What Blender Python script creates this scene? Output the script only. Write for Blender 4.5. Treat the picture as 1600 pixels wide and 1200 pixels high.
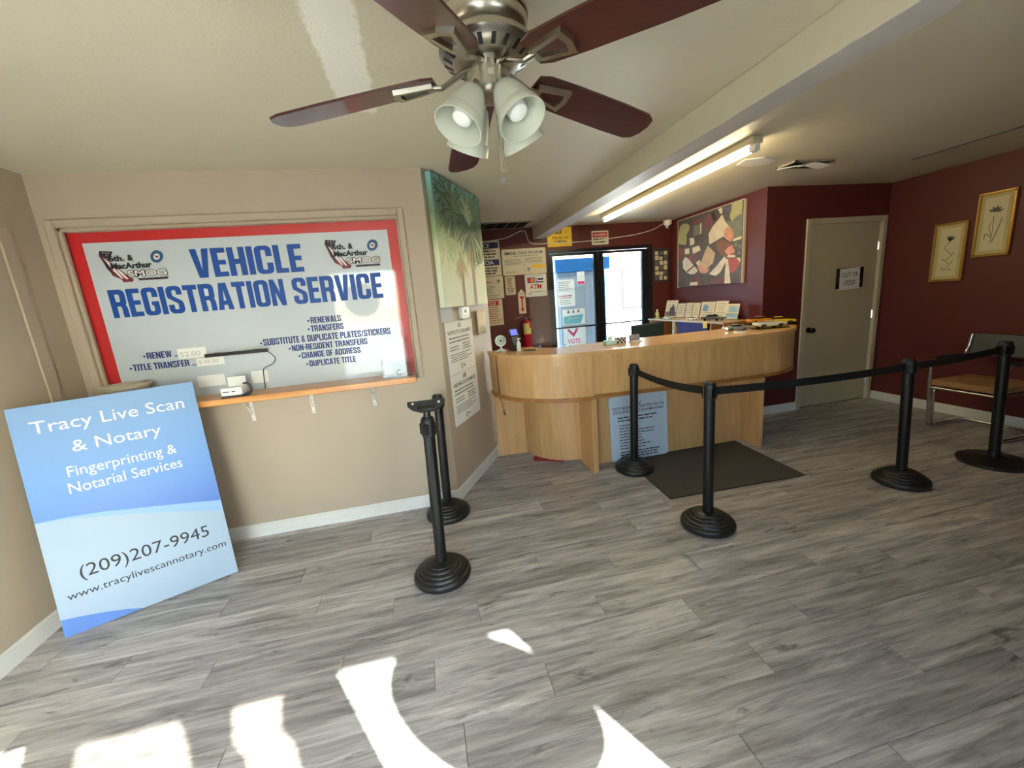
import bpy, bmesh, math, random
from mathutils import Matrix, Vector
random.seed(7)
for o in list(bpy.data.objects): bpy.data.objects.remove(o, do_unlink=True)
S = bpy.context.scene
C = S.collection
PI = math.pi

# ------------------------------------------------------------------ camera, sky, sun, exposure
cam_d = bpy.data.cameras.new('camera'); cam = bpy.data.objects.new('camera', cam_d); C.objects.link(cam)
cam_d.sensor_fit = 'HORIZONTAL'; cam_d.sensor_width = 36.0
cam_d.lens = 628.5 / 1600 * 36.0; cam_d.clip_start = 0.02; cam_d.clip_end = 300
yaw, pit, rol = (math.radians(a) for a in (11.318, 11.7615, -4.755))
fw = Vector((math.sin(yaw)*math.cos(pit), math.cos(yaw)*math.cos(pit), -math.sin(pit)))
rt = Vector((math.cos(yaw), -math.sin(yaw), 0)); up = rt.cross(fw)
r2 = rt*math.cos(rol) + up*math.sin(rol); u2 = -rt*math.sin(rol) + up*math.cos(rol)
mw = Matrix((r2, u2, -fw)).transposed().to_4x4(); mw.translation = (0, 0, 1.52)
cam.matrix_world = mw
S.camera = cam

world = bpy.data.worlds.new('sky'); S.world = world; world.use_nodes = True
wn = world.node_tree.nodes; wl = world.node_tree.links
bg = wn['Background']; sky = wn.new('ShaderNodeTexSky')
sky.sky_type = 'NISHITA'; sky.sun_disc = False; sky.sun_elevation = math.radians(38.4)
SUN_DIR = Vector((-0.55, 1.0, -0.886)).normalized()            # direction the light travels
sky.sun_rotation = math.atan2(-SUN_DIR.x, -SUN_DIR.y)
sky.air_density = 1.0; sky.dust_density = 1.5; sky.altitude = 30
wl.new(sky.outputs[0], bg.inputs[0]); bg.inputs[1].default_value = 0.85

sun_d = bpy.data.lights.new('sun', 'SUN'); sun = bpy.data.objects.new('sun', sun_d); C.objects.link(sun)
sun_d.energy = 22.0; sun_d.angle = math.radians(0.6); sun_d.color = (1.0, 0.96, 0.90)
sun.rotation_euler = (-SUN_DIR).to_track_quat('Z', 'Y').to_euler(); sun.location = (4, -6, 7)

S.view_settings.view_transform = 'Standard'; S.view_settings.look = 'None'
S.view_settings.gamma = 1.0; S.view_settings.use_curve_mapping = False
S.view_settings.exposure = 1.9

# ------------------------------------------------------------------ materials
def lin(c):
    f = lambda v: v/12.92 if v <= 0.04045 else ((v+0.055)/1.055)**2.4
    return tuple(f(v/255.0) for v in c) + (1.0,)
def node_mat(name):
    m = bpy.data.materials.new(name); m.use_nodes = True
    nt = m.node_tree; return m, nt, nt.nodes['Principled BSDF']
def mat(name, rgb, rough=0.6, metal=0.0, var=0.06, scale=12.0, bump=0.0, bscale=120.0, coat=0.0, stretch=(1,1,1), spec=0.5):
    m, nt, b = node_mat(name); N = nt.nodes; L = nt.links
    tc = N.new('ShaderNodeTexCoord'); mp = N.new('ShaderNodeMapping'); mp.inputs['Scale'].default_value = stretch
    L.new(tc.outputs['Object'], mp.inputs[0])
    nz = N.new('ShaderNodeTexNoise'); nz.inputs['Scale'].default_value = scale; nz.inputs['Detail'].default_value = 4
    L.new(mp.outputs[0], nz.inputs['Vector'])
    mx = N.new('ShaderNodeMix'); mx.data_type = 'RGBA'
    c = lin(rgb); mx.inputs[6].default_value = tuple(v*(1-var) for v in c[:3])+(1,)
    mx.inputs[7].default_value = tuple(min(1, v*(1+var)) for v in c[:3])+(1,)
    L.new(nz.outputs[0], mx.inputs[0]); L.new(mx.outputs[2], b.inputs['Base Color'])
    b.inputs['Roughness'].default_value = rough; b.inputs['Metallic'].default_value = metal
    b.inputs['Coat Weight'].default_value = coat; b.inputs['Coat Roughness'].default_value = 0.05
    b.inputs['Specular IOR Level'].default_value = spec
    if bump > 0:
        n2 = N.new('ShaderNodeTexNoise'); n2.inputs['Scale'].default_value = bscale; n2.inputs['Detail'].default_value = 3
        L.new(mp.outputs[0], n2.inputs['Vector'])
        bp = N.new('ShaderNodeBump'); bp.inputs['Strength'].default_value = bump; bp.inputs['Distance'].default_value = 0.004
        L.new(n2.outputs[0], bp.inputs['Height']); L.new(bp.outputs[0], b.inputs['Normal'])
    return m
def wood(name, dark, light, rough=0.4, stretch=(2, 14, 14), scale=2.0, coat=0.0, contrast=(0.3, 0.7), bands=0.6):
    m, nt, b = node_mat(name); N = nt.nodes; L = nt.links
    tc = N.new('ShaderNodeTexCoord'); mp = N.new('ShaderNodeMapping'); mp.inputs['Scale'].default_value = stretch
    L.new(tc.outputs['Object'], mp.inputs[0])
    nz = N.new('ShaderNodeTexNoise'); nz.inputs['Scale'].default_value = scale; nz.inputs['Detail'].default_value = 8
    nz.inputs['Roughness'].default_value = 0.62; nz.inputs['Distortion'].default_value = bands
    L.new(mp.outputs[0], nz.inputs['Vector'])
    rp = N.new('ShaderNodeValToRGB'); rp.color_ramp.elements[0].position = contrast[0]; rp.color_ramp.elements[1].position = contrast[1]
    rp.color_ramp.elements[0].color = lin(dark); rp.color_ramp.elements[1].color = lin(light)
    L.new(nz.outputs[0], rp.inputs[0]); L.new(rp.outputs[0], b.inputs['Base Color'])
    b.inputs['Roughness'].default_value = rough; b.inputs['Coat Weight'].default_value = coat; b.inputs['Coat Roughness'].default_value = 0.15
    bp = N.new('ShaderNodeBump'); bp.inputs['Strength'].default_value = 0.08; bp.inputs['Distance'].default_value = 0.002
    L.new(nz.outputs[0], bp.inputs['Height']); L.new(bp.outputs[0], b.inputs['Normal'])
    return m
def clear(name, tint=(255, 255, 255), ior=1.45, rough=0.02, haze=0.0, fac=1.0):
    m = bpy.data.materials.new(name); m.use_nodes = True; nt = m.node_tree; N = nt.nodes; L = nt.links
    for n in list(N): N.remove(n)
    out = N.new('ShaderNodeOutputMaterial'); tr = N.new('ShaderNodeBsdfTransparent'); tr.inputs[0].default_value = lin(tint)
    gl = N.new('ShaderNodeBsdfGlossy'); gl.inputs['Roughness'].default_value = rough
    lw = N.new('ShaderNodeLayerWeight'); lw.inputs[0].default_value = 0.5
    pw = N.new('ShaderNodeMath'); pw.operation = 'POWER'; pw.inputs[1].default_value = 5.0; L.new(lw.outputs['Facing'], pw.inputs[0])
    f0 = ((ior-1)/(ior+1))**2
    fr = N.new('ShaderNodeMath'); fr.operation = 'MULTIPLY_ADD'; fr.inputs[1].default_value = 1-f0; fr.inputs[2].default_value = f0; L.new(pw.outputs[0], fr.inputs[0])
    mx = N.new('ShaderNodeMixShader'); L.new(fr.outputs[0], mx.inputs[0]); L.new(tr.outputs[0], mx.inputs[1]); L.new(gl.outputs[0], mx.inputs[2])
    last = mx
    if haze > 0:
        df = N.new('ShaderNodeBsdfDiffuse'); df.inputs[0].default_value = (0.85, 0.87, 0.9, 1)
        m2 = N.new('ShaderNodeMixShader'); m2.inputs[0].default_value = haze
        L.new(mx.outputs[0], m2.inputs[1]); L.new(df.outputs[0], m2.inputs[2]); last = m2
    L.new(last.outputs[0], out.inputs[0]); return m
def glow(name, rgb, strength):
    m, nt, b = node_mat(name); b.inputs['Base Color'].default_value = lin(rgb)
    b.inputs['Emission Color'].default_value = lin(rgb); b.inputs['Emission Strength'].default_value = strength
    return m

def floor_mat():
    m, nt, b = node_mat('plank_vinyl'); N = nt.nodes; L = nt.links
    tc = N.new('ShaderNodeTexCoord'); oi = N.new('ShaderNodeObjectInfo')
    ml = N.new('ShaderNodeMath'); ml.operation = 'MULTIPLY'; ml.inputs[1].default_value = 57.0; L.new(oi.outputs['Random'], ml.inputs[0])
    cb = N.new('ShaderNodeCombineXYZ')
    for i in range(3): L.new(ml.outputs[0], cb.inputs[i])
    ad = N.new('ShaderNodeVectorMath'); ad.operation = 'ADD'; L.new(tc.outputs['Object'], ad.inputs[0]); L.new(cb.outputs[0], ad.inputs[1])
    def noise(scl, sc, det, dist, rough=0.6):
        mp = N.new('ShaderNodeMapping'); mp.inputs['Scale'].default_value = scl; L.new(ad.outputs[0], mp.inputs[0])
        z = N.new('ShaderNodeTexNoise'); z.inputs['Scale'].default_value = sc; z.inputs['Detail'].default_value = det
        z.inputs['Distortion'].default_value = dist; z.inputs['Roughness'].default_value = rough
        L.new(mp.outputs[0], z.inputs['Vector']); return z
    g1 = noise((0.9, 9, 9), 2.4, 9, 0.5, 0.68)            # broad grain streaks
    rp = N.new('ShaderNodeValToRGB'); e = rp.color_ramp.elements
    e[0].position = 0.28; e[0].color = lin((92, 90, 88)); e[1].position = 0.74; e[1].color = lin((206, 203, 198))
    k = rp.color_ramp.elements.new(0.5); k.color = lin((159, 155, 151))
    L.new(g1.outputs[0], rp.inputs[0])
    g2 = noise((1.5, 60, 60), 3.0, 5, 0.2)                # fine fibre
    mr = N.new('ShaderNodeMapRange'); mr.inputs[1].default_value = 0.3; mr.inputs[2].default_value = 0.7; mr.inputs[3].default_value = 0.86; mr.inputs[4].default_value = 1.12
    L.new(g2.outputs[0], mr.inputs[0])
    g3 = noise((2.2, 9, 9), 2.0, 3, 0.8)                  # knots
    kr = N.new('ShaderNodeMapRange'); kr.inputs[1].default_value = 0.63; kr.inputs[2].default_value = 0.73; kr.inputs[3].default_value = 1.0; kr.inputs[4].default_value = 0.42
    L.new(g3.outputs[0], kr.inputs[0])
    tone = N.new('ShaderNodeMapRange'); tone.inputs[3].default_value = 0.92; tone.inputs[4].default_value = 1.30; L.new(oi.outputs['Random'], tone.inputs[0])
    m1 = N.new('ShaderNodeMath'); m1.operation = 'MULTIPLY'; L.new(mr.outputs[0], m1.inputs[0]); L.new(kr.outputs[0], m1.inputs[1])
    m2 = N.new('ShaderNodeMath'); m2.operation = 'MULTIPLY'; L.new(m1.outputs[0], m2.inputs[0]); L.new(tone.outputs[0], m2.inputs[1])
    vm = N.new('ShaderNodeVectorMath'); vm.operation = 'SCALE'; L.new(rp.outputs[0], vm.inputs[0]); L.new(m2.outputs[0], vm.inputs['Scale'])
    L.new(vm.outputs[0], b.inputs['Base Color'])
    b.inputs['Roughness'].default_value = 0.42
    bp = N.new('ShaderNodeBump'); bp.inputs['Strength'].default_value = 0.12; bp.inputs['Distance'].default_value = 0.002
    L.new(g1.outputs[0], bp.inputs['Height']); L.new(bp.outputs[0], b.inputs['Normal'])
    return m
def ceiling_mat():
    """Cream textured paint with one strip of paler fresh paint (a repair with ragged edges)."""
    m, nt, b = node_mat('ceiling_paint'); N = nt.nodes; L = nt.links
    tc = N.new('ShaderNodeTexCoord'); sp = N.new('ShaderNodeSeparateXYZ')
    rag = N.new('ShaderNodeTexNoise'); rag.inputs['Scale'].default_value = 26; rag.inputs['Detail'].default_value = 5; L.new(tc.outputs['Object'], rag.inputs['Vector'])
    sc = N.new('ShaderNodeVectorMath'); sc.operation = 'SCALE'; sc.inputs['Scale'].default_value = 0.045; L.new(rag.outputs['Color'], sc.inputs[0])
    ad = N.new('ShaderNodeVectorMath'); ad.operation = 'ADD'; L.new(tc.outputs['Object'], ad.inputs[0]); L.new(sc.outputs[0], ad.inputs[1])
    L.new(ad.outputs[0], sp.inputs[0])
    def rng(sock, lo, hi, s):
        a = N.new('ShaderNodeMapRange'); a.inputs[1].default_value = lo-s; a.inputs[2].default_value = lo+s; L.new(sock, a.inputs[0])
        c = N.new('ShaderNodeMapRange'); c.inputs[1].default_value = hi-s; c.inputs[2].default_value = hi+s; c.inputs[3].default_value = 1; c.inputs[4].default_value = 0; L.new(sock, c.inputs[0])
        q = N.new('ShaderNodeMath'); q.operation = 'MULTIPLY'; L.new(a.outputs[0], q.inputs[0]); L.new(c.outputs[0], q.inputs[1]); return q
    mx_ = rng(sp.outputs[0], -0.235, -0.075, 0.008); my_ = rng(sp.outputs[1], 0.9, 2.22, 0.01)
    mm = N.new('ShaderNodeMath'); mm.operation = 'MULTIPLY'; L.new(mx_.outputs[0], mm.inputs[0]); L.new(my_.outputs[0], mm.inputs[1])
    st = N.new('ShaderNodeTexNoise'); st.inputs['Scale'].default_value = 1.6; st.inputs['Detail'].default_value = 4; L.new(tc.outputs['Object'], st.inputs['Vector'])
    base = N.new('ShaderNodeMix'); base.data_type = 'RGBA'; base.inputs[6].default_value = lin((200, 192, 168)); base.inputs[7].default_value = lin((211, 203, 180)); L.new(st.outputs[0], base.inputs[0])
    mix = N.new('ShaderNodeMix'); mix.data_type = 'RGBA'; mix.inputs[7].default_value = lin((234, 230, 216)); L.new(base.outputs[2], mix.inputs[6]); L.new(mm.outputs[0], mix.inputs[0])
    L.new(mix.outputs[2], b.inputs['Base Color']); b.inputs['Roughness'].default_value = 0.55
    n2 = N.new('ShaderNodeTexNoise'); n2.inputs['Scale'].default_value = 75; n2.inputs['Detail'].default_value = 4; L.new(tc.outputs['Object'], n2.inputs['Vector'])
    bp = N.new('ShaderNodeBump'); bp.inputs['Strength'].default_value = 0.3; bp.inputs['Distance'].default_value = 0.004
    L.new(n2.outputs[0], bp.inputs['Height']); L.new(bp.outputs[0], b.inputs['Normal'])
    return m
def wall_mat(name, rgb, var=0.05):
    m, nt, b = node_mat(name); N = nt.nodes; L = nt.links
    tc = N.new('ShaderNodeTexCoord')
    n1 = N.new('ShaderNodeTexNoise'); n1.inputs['Scale'].default_value = 1.8; n1.inputs['Detail'].default_value = 5; L.new(tc.outputs['Object'], n1.inputs['Vector'])
    mx = N.new('ShaderNodeMix'); mx.data_type = 'RGBA'; c = lin(rgb)
    mx.inputs[6].default_value = tuple(v*(1-var*2) for v in c[:3])+(1,); mx.inputs[7].default_value = tuple(v*(1+var) for v in c[:3])+(1,)
    L.new(n1.outputs[0], mx.inputs[0]); L.new(mx.outputs[2], b.inputs['Base Color'])
    b.inputs['Roughness'].default_value = 0.5
    n2 = N.new('ShaderNodeTexNoise'); n2.inputs['Scale'].default_value = 42; n2.inputs['Detail'].default_value = 4; L.new(tc.outputs['Object'], n2.inputs['Vector'])
    bp = N.new('ShaderNodeBump'); bp.inputs['Strength'].default_value = 0.16; bp.inputs['Distance'].default_value = 0.004
    L.new(n2.outputs[0], bp.inputs['Height']); L.new(bp.outputs[0], b.inputs['Normal'])
    return m

M = {}
M['floor'] = floor_mat(); M['ceiling'] = ceiling_mat()
M['tan'] = wall_mat('tan_paint', (181, 165, 144)); M['red'] = wall_mat('oxblood_paint', (92, 36, 34))
M['white_trim'] = mat('white_trim', (222, 220, 214), 0.45); M['subfloor'] = mat('subfloor', (40, 38, 36), 0.9)
M['beam'] = mat('beam_paint', (205, 196, 172), 0.5, bump=0.2, bscale=70); M['soffit'] = mat('beam_soffit_paint', (190, 184, 178), 0.5, bump=0.25, bscale=60)
M['door'] = mat('door_paint', (192, 180, 150), 0.45, scale=3); M['door_frame'] = mat('door_frame_paint', (196, 186, 160), 0.4)
M['chrome'] = mat('chrome', (215, 215, 215), 0.12, 1.0, 0.02); M['steel'] = mat('brushed_nickel', (176, 170, 158), 0.28, 1.0, 0.10, 60, stretch=(1, 1, 0.05))
M['bronze'] = mat('dark_knob', (60, 50, 42), 0.25, 0.9)
M['alu'] = mat('dark_aluminium', (38, 40, 46), 0.35, 0.6); M['glass'] = clear('window_glass', (240, 246, 246))
M['maple'] = wood('maple_laminate', (196, 148, 94), (225, 180, 122), 0.33, (11, 11, 1.3), 1.6, 0.25, (0.25, 0.75))
M['maple_flat'] = wood('maple_laminate_flat', (200, 152, 96), (228, 184, 126), 0.3, (1.3, 11, 11), 1.6, 0.35, (0.25, 0.75))
M['maple_edge'] = wood('maple_edge_band', (150, 98, 48), (182, 128, 70), 0.35, (2, 10, 10), 2.0)
M['shelf'] = wood('pine_shelf', (196, 128, 66), (228, 164, 98), 0.35, (1.2, 12, 12), 2.0, 0.3)
M['black'] = mat('black_plastic', (22, 22, 24), 0.42, 0, 0.15, 20); M['black_gloss'] = mat('black_gloss', (14, 14, 16), 0.18)
M['black_metal'] = mat('black_powder_coat', (20, 20, 22), 0.34, 0.2, 0.1, bump=0.05); M['belt'] = mat('black_belt', (13, 13, 15), 0.7, bump=0.2, bscale=400)
M['rubber'] = mat('black_rubber', (26, 26, 27), 0.38, 0, 0.2, 30, bump=0.1)
M['mat'] = mat('charcoal_mat', (76, 72, 68), 0.9, 0, 0.2, 60, bump=0.6, bscale=300)
M['white'] = mat('white_plastic', (232, 232, 228), 0.4); M['paper'] = mat('white_paper', (234, 235, 232), 0.7, var=0.02); M['cream_paper'] = mat('cream_paper', (226, 214, 186), 0.7, var=0.04)
M['grey'] = mat('grey_plastic', (128, 130, 134), 0.45); M['darkgrey'] = mat('dark_grey_plastic', (62, 64, 68), 0.45)
M['ink'] = mat('black_ink', (28, 28, 32), 0.6, var=0.02); M['ink_soft'] = mat('faded_ink', (112, 112, 116), 0.7, var=0.02); M['ink_red'] = mat('red_ink', (196, 40, 44), 0.6, var=0.03)
M['ink_blue'] = mat('blue_ink', (6, 70, 152), 0.5, var=0.04); M['ink_navy'] = mat('navy_ink', (16, 40, 112), 0.5, var=0.04); M['navy_band'] = mat('navy_band', (30, 30, 92), 0.5)
M['yellow'] = mat('yellow_print', (246, 206, 40), 0.5); M['pink'] = mat('pink_print', (240, 96, 160), 0.6); M['cyan'] = mat('cyan_print', (110, 208, 224), 0.6)
def thin_sheet(name, rgb):
    m = bpy.data.materials.new(name); m.use_nodes = True; nt = m.node_tree; N = nt.nodes; L = nt.links; b = N['Principled BSDF']
    nz = N.new('ShaderNodeTexNoise'); nz.inputs['Scale'].default_value = 40
    mx = N.new('ShaderNodeMix'); mx.data_type = 'RGBA'; c = lin(rgb); mx.inputs[6].default_value = tuple(v*0.96 for v in c[:3])+(1,); mx.inputs[7].default_value = c
    L.new(nz.outputs[0], mx.inputs[0]); L.new(mx.outputs[2], b.inputs['Base Color']); b.inputs['Roughness'].default_value = 0.8
    t = N.new('ShaderNodeBsdfTranslucent'); L.new(mx.outputs[2], t.inputs[0]); s = N.new('ShaderNodeMixShader'); s.inputs[0].default_value = 0.5
    L.new(b.outputs[0], s.inputs[1]); L.new(t.outputs[0], s.inputs[2]); L.new(s.outputs[0], N['Material Output'].inputs[0]); return m
M['thin_paper'] = thin_sheet('backlit_paper', (238, 238, 234)); M['thin_cyan'] = thin_sheet('backlit_cyan', (120, 214, 230)); M['thin_pink'] = thin_sheet('backlit_pink', (244, 96, 164))
M['glass_tint'] = clear('tinted_glass', (196, 196, 192)); M['acrylic'] = clear('clear_acrylic', (248, 250, 250), 1.46, 0.03, 0.015)

# ------------------------------------------------------------------ mesh helpers
def B(): return bmesh.new()
def obj(name, bm, m, parent=None, smooth=False, label=None):
    me = bpy.data.meshes.new(name)
    if isinstance(bm, bmesh.types.BMesh):
        bmesh.ops.recalc_face_normals(bm, faces=bm.faces); bm.to_mesh(me); bm.free()
    else: me = bm
    me.materials.clear(); me.materials.append(M[m] if isinstance(m, str) else m)
    if smooth:
        for p in me.polygons: p.use_smooth = True
        me.set_sharp_from_angle(angle=math.radians(38))
    o = bpy.data.objects.new(name, me); C.objects.link(o)
    if parent: o.parent = parent
    if label: o['label'] = label
    return o
def tag(o, label, cat, group=None):
    o['label'] = label; o['category'] = cat
    if group: o['group'] = group
    return o
def struct(o): o['kind'] = 'structure'; return o
def thing(name, label, cat, loc=(0, 0, 0), rz=0, group=None, mtx=None):
    o = bpy.data.objects.new(name, None); C.objects.link(o); o.empty_display_size = 0.05
    if mtx is not None: o.matrix_world = mtx
    else: o.location = loc; o.rotation_euler = (0, 0, rz)
    return tag(o, label, cat, group)
def frame(o, x, y):
    x = Vector(x).normalized(); y = Vector(y); z = x.cross(y).normalized(); y = z.cross(x)
    m = Matrix((x, y, z)).transposed().to_4x4(); m.translation = Vector(o); return m
def box(bm, x0, x1, y0, y1, z0, z1, bev=0.0, T=None, seg=1):
    v = [bm.verts.new(p) for p in ((x0,y0,z0),(x1,y0,z0),(x1,y1,z0),(x0,y1,z0),(x0,y0,z1),(x1,y0,z1),(x1,y1,z1),(x0,y1,z1))]
    f = [bm.faces.new([v[i] for i in q]) for q in ((0,3,2,1),(4,5,6,7),(0,1,5,4),(1,2,6,5),(2,3,7,6),(3,0,4,7))]
    vs = v
    if bev > 0:
        es = {e for q in f for e in q.edges}
        r = bmesh.ops.bevel(bm, geom=list(es), offset=bev, segments=seg, affect='EDGES', profile=0.7)
        vs = list({w for q in r['faces'] for w in q.verts} | {w for w in v if w.is_valid})
    if T is not None: bmesh.ops.transform(bm, matrix=T, verts=vs)
    return bm
def ring(bm, c, ax, r, seg, ref=None):
    ax = Vector(ax).normalized(); a = Vector(ref) if ref else (Vector((0, 0, 1)) if abs(ax.z) < 0.9 else Vector((1, 0, 0)))
    u = ax.cross(a).normalized(); w = ax.cross(u)
    ru, rw = r if isinstance(r, tuple) else (r, r)
    return [bm.verts.new(Vector(c) + u*math.cos(2*PI*i/seg)*ru + w*math.sin(2*PI*i/seg)*rw) for i in range(seg)]
def bridge(bm, a, b):
    n = len(a)
    for i in range(n): bm.faces.new((a[i], a[(i+1) % n], b[(i+1) % n], b[i]))
def cyl(bm, p0, p1, r0, r1=None, seg=20):
    p0 = Vector(p0); p1 = Vector(p1); a = ring(bm, p0, p1-p0, r0, seg); b = ring(bm, p1, p1-p0, r0 if r1 is None else r1, seg)
    bridge(bm, a, b); bm.faces.new(a); bm.faces.new(b); return bm
def tube(bm, pts, r, seg=8, ref=None, close=False):
    P = [Vector(p) for p in pts]; rs = []
    for i, p in enumerate(P):
        d = (P[min(i+1, len(P)-1)] - P[max(i-1, 0)]).normalized()
        rs.append((p, d))
    prev = None; u0 = None
    for p, d in rs:
        if u0 is None:
            a = Vector(ref) if ref else (Vector((0, 0, 1)) if abs(d.z) < 0.9 else Vector((1, 0, 0)))
            u0 = d.cross(a).normalized()
        else: u0 = (u0 - d*u0.dot(d)).normalized()
        w = d.cross(u0); ru, rw = r if isinstance(r, tuple) else (r, r)
        cur = [bm.verts.new(p + u0*math.cos(2*PI*i/seg)*ru + w*math.sin(2*PI*i/seg)*rw) for i in range(seg)]
        if prev: bridge(bm, prev, cur)
        else: bm.faces.new(cur)
        prev = cur
    bm.faces.new(prev); return bm
def smooth_path(pts, n=6):
    P = [Vector(p) for p in pts]; out = []
    for i in range(len(P)-1):
        a, b, c, d = P[max(i-1, 0)], P[i], P[i+1], P[min(i+2, len(P)-1)]
        for k in range(n):
            t = k/n; out.append(0.5*((2*b) + (c-a)*t + (2*a-5*b+4*c-d)*t*t + (-a+3*b-3*c+d)*t**3))
    return out + [P[-1]]
def lathe(bm, prof, seg=32, T=None):
    rows = []; vs = []
    for r, z in prof:
        if r < 1e-5: row = [bm.verts.new((0, 0, z))]
        else: row = [bm.verts.new((r*math.cos(2*PI*i/seg), r*math.sin(2*PI*i/seg), z)) for i in range(seg)]
        rows.append(row); vs += row
    for a, b in zip(rows, rows[1:]):
        if len(a) == 1 and len(b) == 1: continue
        if len(a) == 1:
            for i in range(seg): bm.faces.new((a[0], b[i], b[(i+1) % seg]))
        elif len(b) == 1:
            for i in range(seg): bm.faces.new((a[i], a[(i+1) % seg], b[0]))
        else: bridge(bm, a, b)
    if T is not None: bmesh.ops.transform(bm, matrix=T, verts=vs)
    return bm
def prism(bm, poly, z0, z1, T=None):
    a = [bm.verts.new((x, y, z0)) for x, y in poly]; b = [bm.verts.new((x, y, z1)) for x, y in poly]
    bridge(bm, a, b); bm.faces.new(a[::-1]); bm.faces.new(b)
    if T is not None: bmesh.ops.transform(bm, matrix=T, verts=a+b)
    return bm
def strip_wall(bm, path, t, z0, z1):
    """vertical curved panel: path of (x, y), thickness t to the left of travel"""
    n = len(path); off = []
    for i in range(n):
        a = Vector(path[max(i-1, 0)]); b = Vector(path[min(i+1, n-1)]); d = (b-a).normalized(); off.append(Vector(path[i]) + Vector((-d.y, d.x))*t)
    rows = [[bm.verts.new((p[0], p[1], z)) for p in q] for q, z in ((path, z0), (path, z1), (off, z1), (off, z0))]
    for k in range(4):
        a, b = rows[k], rows[(k+1) % 4]
        for i in range(n-1): bm.faces.new((a[i], a[i+1], b[i+1], b[i]))
    bm.faces.new([r[0] for r in rows]); bm.faces.new([r[-1] for r in rows][::-1]); return bm
def poly(bm, pts, z=0.0):
    bm.faces.new([bm.verts.new((p[0], p[1], z)) for p in pts]); return bm
def rect(bm, x0, x1, y0, y1, z=0.0): return poly(bm, ((x0, y0), (x1, y0), (x1, y1), (x0, y1)), z)
def arc(cx, cy, r, a0, a1, n=24):
    return [(cx + r*math.cos(math.radians(a0+(a1-a0)*i/n)), cy + r*math.sin(math.radians(a0+(a1-a0)*i/n))) for i in range(n+1)]
def bend(x0, y0, x1, y1, bulge, n=20):
    out = []
    for i in range(n+1):
        t = i/n; out.append((x0+(x1-x0)*t, y0+(y1-y0)*t - bulge*4*t*(1-t)))
    return out
def ball(bm, c, r, seg=16, rows=8, sz=1.0):
    return lathe(bm, [(r*math.sin(PI*i/rows), r*sz*-math.cos(PI*i/rows)) for i in range(rows+1)], seg, Matrix.Translation(c))

# lettering: flat print in a sign's own plane (x right, y up, z towards the reader)
def text(parent, s, x0, y0, w, h, m, z=0.0012, bold=0.0, name='lettering', align='L', shear=0.0, rot=0.0):
    cu = bpy.data.curves.new('lettering', 'FONT'); cu.body = s; cu.size = 1.0; cu.offset = bold; cu.shear = shear; cu.resolution_u = 3
    t = bpy.data.objects.new('lettering', cu); me = bpy.data.meshes.new_from_object(t)
    bpy.data.objects.remove(t); bpy.data.curves.remove(cu)
    xs = [v.co.x for v in me.vertices]; ys = [v.co.y for v in me.vertices]
    bx0, bx1, by0, by1 = min(xs), max(xs), min(ys), max(ys)
    sx = w/(bx1-bx0); sy = h/(by1-by0) if h else sx
    me.transform(Matrix.Translation((x0, y0, z)) @ Matrix.Rotation(rot, 4, 'Z') @ Matrix.Diagonal((sx, sy, 1, 1)) @ Matrix.Translation((-bx0, -by0, 0)))
    return obj(name, me, m, parent)
# heavy condensed capitals for the big printed sign, drawn on a 20-unit cap height
def _r(x0, y0, x1, y1): return [(x0, y0), (x1, y0), (x1, y1), (x0, y1)]
_TOP = [(0, 17), (0.6, 18.6), (1.8, 19.6), (3.4, 20), (7.6, 20), (9.2, 19.6), (10.4, 18.6), (11, 17), (7, 16.4), (6, 17), (5, 17), (4, 16.4)]
_BOT = [(x, 20-y) for x, y in _TOP][::-1]
_DT = [(4, 20), (7.6, 20), (9.2, 19.6), (10.4, 18.6), (11, 17), (7, 16), (6.4, 16.6), (4, 16.6)]; _DB = [(x, 20-y) for x, y in _DT][::-1]
_PM = [(4, 8), (8, 8), (9.6, 8.5), (10.6, 9.6), (11, 11.5), (7, 11.8), (6.4, 11.2), (4, 11.2)]
_P = [_r(0, 0, 4, 20), _DT, _r(7, 11.4, 11, 17), _PM]
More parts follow.
